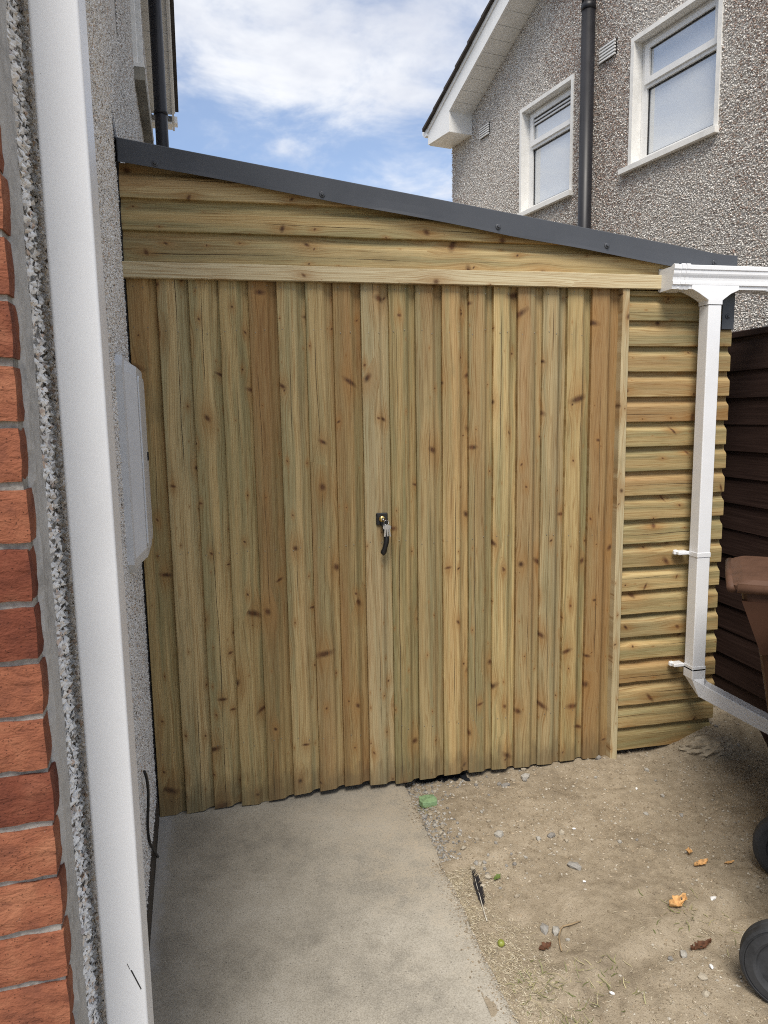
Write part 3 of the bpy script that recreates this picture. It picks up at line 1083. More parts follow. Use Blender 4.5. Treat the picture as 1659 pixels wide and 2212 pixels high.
gate1 = gate_leaf(0, 9, 'gate leaf of upright boards with black lock and handle')
gate2 = gate_leaf(9, 18, 'gate leaf of upright boards without a lock, right of the handle')

# lock and lever on the first leaf
ox = -XL[0]
MB().box((.545 + ox, -.012, 1.178), (.593 + ox, -.001, 1.229), .004).build('lock_plate', M['black'], gate1)
lk = MB().lathe([(.0125, 0), (.0125, -.010), (.0105, -.013), (.0001, -.0135)], (.5675 + ox, -.012, 1.2055), (0, 1, 0), 24).build('lock_cylinder', M['brass'], gate1)
o = MB().box((.5655 + ox, -.0290, 1.2000), (.5695 + ox, -.0255, 1.2110)).build('keyway', M['black'])
o.parent = lk
mb = MB()
rings = []
for t in np.linspace(0, 1, 14):
    z = 1.185 - t * .127
    xc = .5705 + .0115 * math.sin(min(1, t * 1.15) * math.pi * .95) - .004 * t
    wv = .0085 + .002 * math.sin(t * 3.1) + (.0025 if t > .82 and t < .93 else 0)
    if t > .95:
        wv *= .35
    y = -.026 - .012 * math.sin(t * math.pi)
    rings.append([(xc + ox - wv, y - .004, z), (xc + ox - wv * .4, y - .008, z), (xc + ox + wv * .4, y - .008, z), (xc + ox + wv, y - .004, z), (xc + ox + wv, y + .003, z), (xc + ox - wv, y + .003, z)])
mb.loft(rings, True, True, True)
mb.box((.561 + ox, -.024, 1.176), (.581 + ox, -.010, 1.196), .003)
mb.build('handle', M['black'], gate1)

# bunch of keys hanging in the lock
ks = thing('keys', 'bunch of silver keys hanging from the gate lock', 'keys', (.572, GY - .046, 1.19))
mb = MB()
mb.tube([(.006 + .0095 * math.cos(a), -.002 + .002 * math.sin(a * 2), .0045 + .0095 * math.sin(a)) for a in np.linspace(0, 6.283, 25)], .0011, 8, False)
mb.build('key_ring', M['steel'], ks)
for kx, ky, tilt, zz in ((.000, -.004, .10, -.004), (.004, -.0075, -.05, -.002), (.009, -.0025, -.20, -.005)):
    mb = MB()
    bow = [(.0115 * math.cos(a) * (1.0), .0095 * math.sin(a) - .011) for a in np.linspace(0, 6.283, 9)[:-1]]
    mb.loft([[(x, y, z) for x, z in bow] for y in (0, .0022)])
    bl = [(-.0035, -.019), (-.0035, -.046), (-.0015, -.049), (.0015, -.049), (.0035, -.046), (.0022, -.042), (.0038, -.039), (.002, -.035), (.0038, -.031), (.0024, -.027), (.0036, -.019)]
    mb.loft([[(x, y, z) for x, z in bl] for y in (.0003, .0020)])
    kk = mb.build('key', M['steel'], ks)
    kk.matrix_basis = Matrix.Translation((.004 + kx, ky, zz)) @ Matrix.Rotation(tilt, 4, 'Y') @ Matrix.Rotation(kx * 20, 4, 'Z')
mb = MB()
mb.lathe([(.004, 0), (.004, .012), (.0015, .013)], (-.004, .006, .015), (0, 1, 0), 10)
o = mb.build('key', M['steel'], ks)

# ================================================================== lean-to shed round the gates
shed = thing('lean_to_shed', 'lean-to timber store with grey metal roof edge and shiplap boards', 'shed', (0, 0, 0))


def roof_z(x):                                    # underside line of the sloping roof edge
    return 2.565 - .1335 * (x + .37)


XR = 2.137
# three gable boards, cut to the slope
for i, z0 in enumerate((2.186, 2.298, 2.410)):
    def end(px, z0=z0):
        return -min(XR, (2.565 - (z0 + px)) / .1335 - .37)
    plank('plank', shed, M['wood'], z0, CW * 1.05, end, (lambda px: .368), 'X', GY, (.42, .30, .52)[i], (.15, .08, .25)[i], 60 + i)
# head batten and jamb post
def sawn(name, lo, hi, along, tint, pale, seed):
    """sawn timber with object axes x across, z along"""
    L = hi[0] - lo[0] if along == 'X' else hi[2] - lo[2]
    wdt = hi[2] - lo[2] if along == 'X' else hi[0] - lo[0]
    m2 = MB()
    r = np.random.default_rng(seed)
    rings = []
    for k in range(13):
        f = k / 12
        a = r.normal(0, .0007)
        c = r.normal(0, .0007)
        rings.append([(a + .0015, 0, f * L), (wdt + c - .0015, 0, f * L), (wdt + c, .0015, f * L), (wdt + c, hi[1] - lo[1], f * L), (a, hi[1] - lo[1], f * L), (a, .0015, f * L)])
    m2.loft(rings)
    o = m2.build(name, M['batten_wood'], shed)
    if along == 'X':
        o.matrix_basis = Matrix.Translation((hi[0], lo[1], lo[2])) @ Matrix(((0, 0, -1, 0), (0, 1, 0, 0), (1, 0, 0, 0), (0, 0, 0, 1)))
    else:
        o.matrix_basis = Matrix.Translation(lo)
    o['tint'] = tint
    o['pale'] = pale
    return o


sawn('batten', (-.368, GY - .026, 2.127), (XR, GY - .002, 2.183), 'X', .0, 1.15, 3)
sawn('post', (1.6075, GY - .018, .02), (1.641, GY + .030, 2.1262), 'Z', .2, .85, 4)
# frame behind
for (lo, hi) in (((-.368, GY + .056, 0.02), (-.32, GY + .10, 2.5)), ((1.60, GY + .056, .02), (1.66, GY + .10, 2.25)), ((2.07, GY + .0305, .2), (2.12, GY + .08, 2.2)), ((-.36, GY + .0265, 2.16), (2.12, GY + .08, 2.24))):
    MB().box(lo, hi, .002).build('frame', M['batten_wood'], shed)
# side panel of lying boards
zb = 2.0
k = 0
while zb > .05:
    t_ = random.choice([.30, .40, .5, .58, .66])
    lo_cut = 2.141 + random.uniform(-.004, .006)
    if zb < .10:
        # lowest board is notched over a lump of old concrete
        def end(px):
            return -1.93
        pb = plank('plank', shed, M['wood'], zb, CW, (lambda px: -2.135), (lambda px: -1.6425), 'X', GY, t_, .0, 80 + k)
    else:
        plank('plank', shed, M['wood'], zb, CW * .985, (lambda px, e=lo_cut: -e), (lambda px: -1.6425), 'X', GY, t_, random.uniform(0, .15), 80 + k)
    zb -= .1068
    k += 1
MB().box((1.645, GY + .0265, .16), (2.12, GY + .029, 2.12)).build('backing', M['felt'], shed)
plank('plank', shed, M['wood'], 2.0 + .1062 - .004, CW * .3, (lambda px: -2.138), (lambda px: -1.6425), 'X', GY + .004, .4, 0, 79)
# sloping steel edge
xs = np.linspace(-.371, 2.132, 40)


def top_z(x):
    zt = np.interp(x, [-.371, .864, 1.92, 2.045, 2.132], [2.602, 2.436, 2.293, 2.2735, 2.2705])
    return float(zt)


def bot_z(x):
    zb_ = np.interp(x, [-.371, .03, .25, .47, .864, 1.10, 1.40, 1.75, 2.132], [2.521, 2.4705, 2.437, 2.4055, 2.354, 2.317, 2.279, 2.227, 2.180])
    return float(zb_)


mb = MB()
rings = []
for i, x in enumerate(xs):
    wv = .0015 * math.sin(x * 7) + .001 * math.sin(x * 17)
    f = GY - .030
    rings.append([(x, f - .0012 + wv, bot_z(x)), (x, f - .0005 + wv * .4, bot_z(x) + .012), (x, f, bot_z(x) * .5 + top_z(x) * .5), (x, f, top_z(x) - .003), (x, f + .003, top_z(x)), (x, f + .22, top_z(x) + .004), (x, f + .22, top_z(x) - .002),
                  (x, f + .005, top_z(x) - .004), (x, f + .0025, top_z(x) - .006), (x, f + .0025, bot_z(x) * .5 + top_z(x) * .5), (x, f + .0012 + wv * .4, bot_z(x) + .012), (x, f + .0002 + wv, bot_z(x))])
mb.loft(rings, True, True)
fl = mb.build('roof_edge_flashing', M['anthracite'], shed)
mb = MB()
mb.box((2.086, GY - .0105, 1.966), (2.1440, GY - .0075, 2.19))
mb.box((2.1415, GY - .0075, 1.966), (2.1440, GY + .10, 2.19))
cf = mb.build('corner_flashing', M['anthracite'], shed)


def screw(parent, x, z, y):
    m2 = MB()
    m2.lathe([(.0112, 0), (.0112, -.0015), (.0095, -.0028), (.0075, -.003)], (x, y, z), (0, 1, 0), 20)
    m2.lathe([(.0055, -.003), (.0055, -.0085), (.0045, -.0095)], (x, y, z), (0, 1, 0), 6, False)
    return m2.build('screw', M['anthracite'], parent)


for x, z in ((-.235, 2.519), (.358, 2.440), (1.052, 2.349), (1.522, 2.2915), (2.021, 2.2387)):
    screw(fl, x, z, GY - .031)
screw(cf, 2.112, 2.0199, GY - .0110)
# black membrane upstand where the roof meets the house
mb = MB()
mb.add([wl(-.10, .004, 2.70), wl(-.03, .012, 2.60), wl(-.02, .012, 2.50), wl(-.05, .010, 2.49), wl(-.06, .010, 2.60)], [(0, 1, 2, 3, 4)])
v0 = list(mb.v)
mb.add([(p[0] - .004, p[1], p[2]) for p in v0], [(4, 3, 2, 1, 0)])
mb.build('roof_membrane', M['felt'], shed)
# roof sheets and side wall behind
mb = MB()
for x in np.arange(-.36, 2.1, .207):
    x1 = min(x + .207, 2.13)
    za, zc = top_z(x) - .02, top_z(x1) - .02
    v = [(x, GY + .02, za), (x1, GY + .02, zc), (x1, 6.2, zc), (x, 6.2, za)]
    mb.add(v + [(p[0], p[1], p[2] + .012) for p in v], [(0, 3, 2, 1), (4, 5, 6, 7), (0, 1, 5, 4), (1, 2, 6, 5), (2, 3, 7, 6), (3, 0, 4, 7)])
    mb.box((x, GY + .02, za + .012), (x + .03, 6.2, za + .028))
mb.build('roof_sheet', M['anthracite'], shed)
MB().box((2.10, GY + .08, .03), (2.13, 6.2, 2.22)).build('side_wall', M['batten_wood'], shed)
MB().box((-.55, 6.2, .03), (2.13, 6.24, 2.22)).build('back_wall', M['batten_wood'], shed)
MB().box((-.372, GY - .006, .06), (-.3645, GY + .10, 2.52)).build('edge_seal', M['felt'], shed)

# ================================================================== gutter and square downpipe on the side panel
gt = thing('gutter', 'white ogee gutter stub with square downpipe on the side panel', 'gutter', (0, 0, 0))
OG = [(0.0, 0.0), (0.0, .012), (-.006, .016), (-.006, .026), (-.002, .032), (-.003, .044), (-.008, .054), (-.010, .060), (-.010, .072), (-.014, .076), (-.014, .090), (-.008, .094), (-.002, .092)]
GF = 2.700
GZ = 2.116


def ogee_ring(x, y_front, z, grow=0., back=2.795):
    ring = [(x, y_front + py - (grow if 0 < i < len(OG) - 1 else 0), z + pz + (grow if pz > .088 else (-grow if pz < .001 else 0))) for i, (py, pz) in enumerate(OG)]
    ring += [(x, y_front + .004, z + .088), (x, back - .004, z + .088), (x, back, z + .092 + grow), (x, back, z + .004 - grow), (x, back - .012, z - grow)]
    return ring


mb = MB()
mb.loft([ogee_ring(1.792, GF, GZ), ogee_ring(2.262, GF, GZ)])
mb.build('gutter_length', M['pvc'], gt)
# stop end
mb = MB()
mb.loft([ogee_ring(1.778, GF, GZ, .002, 2.797), ogee_ring(1.800, GF, GZ, .002, 2.797)])
mb.build('stop_end', M['pvc'], gt)
for x0_, x1_ in ((1.812, 1.830), (1.834, 1.852), (2.225, 2.243)):
    MB().loft([ogee_ring(x0_, GF, GZ, .0035), ogee_ring(x1_, GF, GZ, .0035)]).build('joint_strap', M['pvc'], gt)
# second length kinked away from the first, running out over the fence
def bend(ring, x0_, ang, drop):
    out = []
    ca, sa = math.cos(ang), math.sin(ang)
    for (x, y, z) in ring:
        u = x - x0_
        out.append((x0_ + u * ca, y + u * sa, z - u * drop))
    return out


mb = MB()
mb.loft([bend(ogee_ring(x, GF, GZ), 2.262, .10, .13) for x in (2.2622, 3.3)])
mb.build('gutter_length', M['pvc'], gt)
MB().loft([bend(ogee_ring(x, GF, GZ, .0035), 2.262, .10, .13) for x in (2.2640, 2.284)]).build('joint_strap', M['pvc'], gt)
# outlet hopper
PX0, PX1, PY0, PY1 = 1.9465, 2.0085, 2.692, 2.754
mb = MB()
rings = []
for z, x0_, x1_, y0_, y1_ in ((GZ + .020, 1.868, 2.090, 2.695, 2.775), (GZ - .002, 1.868, 2.090, 2.693, 2.772), (GZ - .008, 1.880, 2.076, 2.6925, 2.768), (GZ - .018, 1.900, 2.052, 2.692, 2.763), (GZ - .034, 1.925, 2.028, 2.690, 2.757), (GZ - .046, PX0 - .003, PX1 + .003, 2.6895, 2.757), (GZ - .062, PX0 - .003, PX1 + .003, 2.6895, 2.757)):
    rings.append(square_ring((x0_ + x1_) / 2, (y0_ + y1_) / 2, z, (x1_ - x0_) / 2, (y1_ - y0_) / 2, .004, 3))
mb.loft(rings)
mb.build('outlet', M['pvc'], gt)
pcx, pcy = (PX0 + PX1) / 2, (PY0 + PY1) / 2
mb = MB()
mb.loft([square_ring(pcx, pcy, z, .031, .031, .004, 3) for z in (2.051, 1.3, .475)])
mb.build('downpipe', M['pvc'], gt)
for zc in (.995, .480):
    m2 = MB()
    m2.loft([square_ring(pcx, pcy, z, .0335, .0335, .004, 3) for z in (zc - .010, zc + .008)])
    m2.box((PX0 - .052, 2.750, zc - .009), (PX0 - .001, 2.790, zc + .007), .003)
    m2.box((PX0 - .060, 2.770, zc - .012), (PX0 - .040, 2.7885, zc + .011), .005)
    cl = m2.build('pipe_clip', M['pvc'], gt)
    s_ = MB().lathe([(.004, 0), (.003, -.0015), (.0005, -.002)], (PX0 - .050, 2.7695, zc), (0, 1, 0), 10).build('screw', M['steel'])
    s_.parent = cl
# elbow and sloping length
EL = Vector((pcx, pcy, .425))
DR = Vector((.30, -.36, -.165)).normalized()


def frame_ring(c, d, hw, hd, r=.004):
    d = Vector(d).normalized()
    side = d.cross(Vector((0, 0, 1))).normalized()
    up = side.cross(d).normalized()
    return [c + side * p[0] + up * p[1] for p in square_ring(0, 0, 0, hw, hd, r, 3)]


mb = MB()
mb.loft([square_ring(pcx, pcy, z, .0335, .0335, .004, 3) for z in (.476, .432)])
mb.build('elbow_socket', M['pvc'], gt)
mb = MB()
side = DR.cross(Vector((0, 0, 1))).normalized()
r0 = square_ring(pcx, pcy, .433, .032, .032, .004, 3)
c1_ = EL + Vector((0, 0, -.030)) + DR * .030
r1 = frame_ring(c1_ + DR * .012, DR, .0315, .0315)


def nearest_map(ra, rb):
    best, bs = None, 1e9
    rb = [Vector(p) for p in rb]
    for rev in (rb, rb[::-1]):
        for k_ in range(len(rb)):
            cand = rev[k_:] + rev[:k_]
            s_ = sum((Vector(a) - b).length for a, b in zip(ra, cand))
            if s_ < bs:
                best, bs = cand, s_
    return best


r1 = nearest_map(r0, r1)
r2 = [p + DR * .9 for p in r1]
mb.loft([r0, r1, [p + DR * .004 for p in r1]])
mb.build('elbow', M['pvc'], gt)
mb = MB()
mb.loft([[p + DR * .0045 + (p - c1_ - DR * .012) * -.02 for p in r1], r2])
mb.build('sloping_pipe', M['pvc'], gt)

# ================================================================== brown fence on the right
FX = 2.352
fence = thing('fence', 'dark brown fence of overlapping horizontal boards at the right', 'fence', (FX, 2.5, 0))
nfb = 16
zt = 1.962
hts = [.162] + [.126] * 14 + [.14]
zcur = zt
me_fb = {}
for i, h in enumerate(hts):
    z0 = zcur - h
    key = round(h, 3)
    if key not in me_fb:
        m2 = MB()
        # local: x across (height), z along; wedge thicker at the foot
        m2.loft([[(0, 0, zz), (.002, -.0025, zz), (h + .02, .007, zz), (h + .02, .012, zz), (0, .014, zz)] for zz in (-2.2, -1.0, .2, 1.4, 2.2)])
        me = bpy.data.meshes.new('board')
        me.from_pydata(m2.v, [], m2.f)
        me.materials.append(M['fence'])
        me.update()
        me_fb[key] = me
    b = bpy.data.objects.new('board', me_fb[key])
    link(b, fence)
    # local x -> z, local y -> +x (into fence), local z -> y
    b.matrix_basis = Matrix.Translation((random.uniform(-.002, .002) - .012, 0, z0)) @ Matrix(((0, 1, 0, 0), (0, 0, 1, 0), (1, 0, 0, 0), (0, 0, 0, 1))) @ Matrix.Rotation(random.uniform(-.003, .003), 4, 'Y')
    zcur = z0
for yy in (-2.1, -.25, 1.6):
    MB().box((.004, yy, -.1), (.10, yy + .1, 1.94), .004).build('post', M['fence'], fence)
MB().box((-.016, -2.2, 1.955), (.045, 2.2, 1.985), .003).build('capping', M['fence'], fence)

# ================================================================== neighbour's house on the right
NFAR = Vector((2.774, 8.892, 0))
ND = Vector((.2059, -.9786, 0))                     # along the wall towards the street
NN = Vector((-.9786, -.2059, 0))                    # out of the wall, towards us


def nl(s, n, z):
    p = NFAR + ND * s + NN * n
    return (p.x, p.y, z)


def nbox(mb, s0, s1, n0, n1, z0, z1):
    c = [nl(s0, n0, z0), nl(s0, n1, z0), nl(s1, n1, z0), nl(s1, n0, z0), nl(s0, n0, z1), nl(s0, n1, z1), nl(s1, n1, z1), nl(s1, n0, z1)]
    return mb.add(c, [(0, 3, 2, 1), (4, 5, 6, 7), (0, 1, 5, 4), (1, 2, 6, 5), (2, 3, 7, 6), (3, 0, 4, 7)])


nh = thing('house', "neighbouring pebble-dashed house with gable and two white windows beyond the shed", 'house', nl(0, 0, 0))
bpy.context.view_layer.update()
WIN = [(1.50, 2.305, 3.70, 4.72), (3.125, 3.985, 3.68, 4.68)]
NP = .48
NT0 = 5.02
DEPTH = 8.4
mb = MB()
segs = [0, WIN[0][0], WIN[0][1], WIN[1][0], WIN[1][1], DEPTH]
for i in range(5):
    a, b2 = segs[i], segs[i + 1]
    if i in (1, 3):
        wv = WIN[0 if i == 1 else 1]
        nbox(mb, a, b2, -.30, -.005, -.05, wv[2])
        nbox(mb, a, b2, -.30, -.005, wv[3], 5.0)
    else:
        nbox(mb, a, b2, -.30, -.005, -.05, 5.0)
mb.add([nl(0, -.005, 5.0), nl(DEPTH, -.005, 5.0), nl(DEPTH / 2, -.005, NT0 + NP * DEPTH / 2)], [(0, 1, 2)])
mb.add([nl(0, -.30, -.05), nl(0, -7, -.05), nl(0, -7, 5.0), nl(0, -.30, 5.0), nl(DEPTH, -.30, -.05), nl(DEPTH, -7, -.05), nl(DEPTH, -7, 5.), nl(DEPTH, -.3, 5.)], [(0, 1, 2, 3), (4, 7, 6, 5)])


def NH(o):
    o.matrix_parent_inverse = nh.matrix_basis.inverted()
    return o


NH(mb.build('wall', M['mortar_pale'], nh))


def keep_n(u, v):
    k_ = (v < NT0 + NP * u)
    for (a, b2, c, d) in WIN:
        k_ &= ~((u > a - .035) & (u < b2 + .035) & (v > c) & (v < d + .035))
    return k_


PAL_N = np.array([(.78, .77, .74), (.66, .64, .61), (.52, .50, .47), (.36, .33, .31), (.22, .17, .15), (.40, .29, .23)])


def tone_n(u, v):
    n = len(u)
    wts = np.array([.24, .28, .22, .12, .07, .07])
    c = PAL_N[rng.choice(6, n, p=wts)] ** .50 * np.array((1., .975, .94)) * rng.uniform(.88, 1.08, (n, 1))
    # rusty brown weathering in drifting patches, washed clean below the sills
    d = fbm(u * 1.1 + v * .25, v * .8, 3, 4)
    st = np.clip((d - .40) * 4.2, 0, 1) * np.clip((v - 2.4) / 1.2, .35, 1)
    for (a, b2, c0, _) in WIN:
        st *= 1 - .85 * np.exp(-((u - (a + b2) / 2) / .55) ** 2) * np.clip((c0 + .05 - v) * 8, 0, 1)
    pick = rng.random(n) < st * .50
    br = np.array([(.40, .30, .25), (.31, .22, .18), (.48, .38, .32)])[rng.integers(0, 3, n)]
    return np.where(pick[:, None], br, c)


NH(pebble_dash('pebble_dash', nh, NFAR, ND, (0, 0, 1), NN, 0., 5.4, 1.6, 6.6, .0138, keep_n, tone_n))


def n_window(W, second):
    wa, wb, c, wd_ = W
    a, b2, d = wa + .004, wb - .004, wd_ - .004
    fd = -.10
    wn = NH(nbox(MB(), a + .0, a + .06, fd - .05, fd + .015, c + .03, d).build('window', M['upvc_old'], nh))
    def part(name, mat, *args):
        return sub(wn, nbox(MB(), *args).build(name, mat))
    part('frame', M['upvc_old'], b2 - .06, b2, fd - .05, fd + .015, c + .03, d)
    part('frame', M['upvc_old'], a + .06, b2 - .06, fd - .05, fd + .015, c + .03, c + .085)
    part('frame', M['upvc_old'], a + .06, b2 - .06, fd - .05, fd + .015, d - .055, d)
    tz = c + (.62 if second else .645)
    part('transom', M['upvc_old'], a + .06, b2 - .06, fd - .05, fd + .018, tz, tz + .045)
    part('pane', M['pane'], a + .06, b2 - .06, fd - .018, fd - .010, c + .085, tz)
    for (s0, s1, z0, z1) in ((a + .06, b2 - .06, tz - .012, tz - .001), (a + .06, b2 - .06, c + .086, c + .096), (a + .061, a + .072, c + .096, tz - .013), (b2 - .072, b2 - .061, c + .096, tz - .013)):
        part('gasket', M['black'], s0, s1, fd - .010, fd - .003, z0, z1)
    # top light, its sash standing proud of the frame
    pr_ = .022
    tl = part('sash', M['upvc_old'], a + .045, a + .095, fd + .0155, fd + pr_ + .012, tz + .03, d - .035)
    part('sash', M['upvc_old'], b2 - .095, b2 - .045, fd + .0155, fd + pr_ + .012, tz + .03, d - .035)
    part('sash', M['upvc_old'], a + .095, b2 - .095, fd + .0155, fd + pr_ + .012, tz + .03, tz + .078)
    part('sash', M['upvc_old'], a + .095, b2 - .095, fd + .0155, fd + pr_ + .012, d - .075, d - .035)
    part('pane', M['pane'], a + .095, b2 - .095, fd + .002, fd + .010, tz + .078, d - .075)
    for (s0, s1, z0, z1) in ((a + .095, b2 - .095, tz + .0785, tz + .088), (a + .095, b2 - .095, d - .085, d - .0755)):
        part('gasket', M['black'], s0, s1, fd + .0105, fd + .017, z0, z1)
    if not second:
        for q in (0, 1):
            part('trickle_vent', M['upvc_old'], a + .10, b2 - .10, fd + .012, fd + .026, d - .112 - q * .034, d - .096 - q * .034)
            part('gasket', M['black'], a + .10, b2 - .10, fd + .0105, fd + .015, d - .122 - q * .034, d - .1125 - q * .034)
    # painted reveals and surround
    m2 = MB()
    nbox(m2, wa - .035, wa + .002, fd - .05, .012, c + .001, wd_ + .035)
    nbox(m2, wb - .002, wb + .035, fd - .05, .012, c + .001, wd_ + .035)
    nbox(m2, wa + .0021, wb - .0021, fd - .05, .0125, wd_ - .002, wd_ + .0355)
    NH(m2.build('window_surround', M['paint_white'], nh))
    m2 = MB()
    sl = a - (.115 if second else .03)
    v = [nl(sl, fd - .05, c + .030), nl(sl, .050, c + .012), nl(b2 + .05, .050, c + .012), nl(b2 + .05, fd - .05, c + .030)]
    u = [nl(sl, fd - .05, c - .030), nl(sl, .050, c - .030), nl(b2 + .05, .050, c - .030), nl(b2 + .05, fd - .05, c - .030)]
    m2.add(u + v, [(1, 2, 3, 0), (7, 6, 5, 4), (4, 5, 1, 0), (5, 6, 2, 1), (6, 7, 3, 2), (7, 4, 0, 3)])
    NH(m2.build('window_sill', M['paint_white'], nh))


n_window(WIN[0], False)
n_window(WIN[1], True)
# wall vents
for (a, b2, c, d) in ((2.705, 2.905, 4.678, 4.812), (.680, .873, 4.734, 4.858)):
    vt = NH(nbox(MB(), a, b2, -.01, .012, c, d).build('wall_vent', M['black'], nh))
    m2 = MB()
    ns_ = 5
    for i in range(ns_):
        z0 = c + (d - c) * (i + .05) / ns_
        sub(vt, nbox(MB(), a, b2, .0125, .026, z0, z0 + (d - c) / ns_ * .52).build('slat', M['upvc_old']))
# black soil pipe with a cage on top
mb = MB()
pm = nl(2.645, .10, 0)
mb.lathe([(.060, 0), (.060, 5.19)], (pm[0], pm[1], .0), (0, 0, 1), 24)
npipe = NH(mb.build('soil_pipe', M['black_pvc'], nh))
for zc in (5.13, 2.2):
    sub(npipe, MB().lathe([(.0605, 0), (.066, .003), (.066, .05), (.0605, .053)], (pm[0], pm[1], zc), (0, 0, 1), 24).build('pipe_collar', M['black_pvc']))
m2 = MB()
for k_ in range(10):
    a = k_ * .6283
    m2.tube([(pm[0] + .056 * math.cos(a), pm[1] + .056 * math.sin(a), 5.18), (pm[0] + .058 * math.cos(a), pm[1] + .058 * math.sin(a), 5.26), (pm[0] + .02 * math.cos(a), pm[1] + .02 * math.sin(a), 5.30)], .006, 6)
sub(npipe, m2.build('pipe_cage', M['black_pvc']))

# verge: bargeboard, soffit boards, box end, tiles
NOV = .31
E0 = -.045
rk = lambda s: 4.885 + NP * (s - E0) * .965
for i in range(28):
    a, b2 = .46 + i * .145, .46 + (i + 1) * .145 - .006
    mbx = MB()
    zA, zB = rk(a) - .055, rk(b2) - .055
    v = [nl(a, -.0, zA), nl(a, NOV - .020, zA), nl(b2, NOV - .020, zB), nl(b2, -.0, zB)]
    mbx.add(v + [(p[0], p[1], p[2] + .012) for p in v], [(0, 1, 2, 3), (7, 6, 5, 4), (0, 4, 5, 1), (1, 5, 6, 2), (2, 6, 7, 3), (3, 7, 4, 0)])
    NH(mbx.build('soffit_board', M['soffit'], nh))
mb = MB()
# bargeboard face with the deeper boxed end at the eave
face = [(E0, 4.880), (E0 + .53, 4.850), (E0 + .53, rk(.485) - .060), (4.3, rk(4.3) - .060), (4.3, rk(4.3) + .155), (E0, rk(E0) + .185)]
f0 = [nl(s, NOV - .02, z) for s, z in face]
f1 = [nl(s, NOV, z) for s, z in face]
mb.add(f0 + f1, [(6, 7, 8, 9, 10, 11), (5, 4, 3, 2, 1, 0)] + [(i, (i + 1) % 6, (i + 1) % 6 + 6, i + 6) for i in range(6)])
v = [(E0, .125), (4.3, .125), (4.3, .160), (E0, .190)]
g0 = [nl(s, NOV + .0005, rk(s) + dz) for s, dz in v]
g1 = [nl(s, NOV + .014, rk(s) + dz) for s, dz in v]
mb.add(g0 + g1, [(4, 5, 6, 7), (3, 2, 1, 0)] + [(i, (i + 1) % 4, (i + 1) % 4 + 4, i + 4) for i in range(4)])
NH(mb.build('bargeboard', M['upvc_old'], nh))
mb = MB()
for i in range(3):
    nbox(mb, E0 + .005 + i * .175, E0 + .176 + i * .175, -.0, NOV - .021, 4.870 - i * .008, 4.882 - i * .008)
nbox(mb, E0 + .505, E0 + .525, -.0, NOV - .021, 4.850, rk(.46) - .045)
NH(mb.build('eave_box', M['soffit'], nh))
for i in range(18):
    a = E0 - .05 + i * .27
    mbx = MB()
    v = []
    jz = random.uniform(-.004, .006)
    for dn in (-.5, NOV + .05 + random.uniform(-.006, .006)):
        for (s, dz) in ((a, .175), (a, .212), (a + .31, .165 + .31 * NP), (a + .31, .186 + .31 * NP)):
            v.append(nl(s, dn, rk(a) + dz + jz))
    mbx.add(v, [(2, 3, 1, 0), (4, 5, 7, 6), (1, 5, 4, 0), (3, 7, 5, 1), (2, 6, 7, 3), (0, 4, 6, 2)])
    NH(mbx.build('roof_tile', M['tile'], nh))
mb = MB()
v = [nl(E0 - .03, -.5, rk(E0) + .15), nl(E0 - .03, -7, rk(E0) + .15), nl(DEPTH / 2, -7, rk(DEPTH / 2) + .15), nl(DEPTH / 2, -.5, rk(DEPTH / 2) + .15), nl(DEPTH + .05, -7, rk(E0) + .15), nl(DEPTH + .05, NOV, rk(E0) + .15), nl(DEPTH / 2, NOV, rk(DEPTH / 2) + .15)]
mb.add(v, [(0, 1, 2, 3), (6, 2, 4, 5)])
NH(mb.build('roof', M['tile'], nh))
mb = MB()
rg_ = [nl(-.15 + .0 * q, .0, 0) for q in range(1)]
prof = [(-.045, 4.985), (-.045, 5.055), (-.150, 5.060), (-.155, 5.030), (-.135, 5.000), (-.100, 4.978)]
mb.loft([[nl(s, n_, z) for s, z in prof] for n_ in (NOV + .02, -6.5)])
NH(mb.build('eave_gutter', M['upvc_old'], nh))

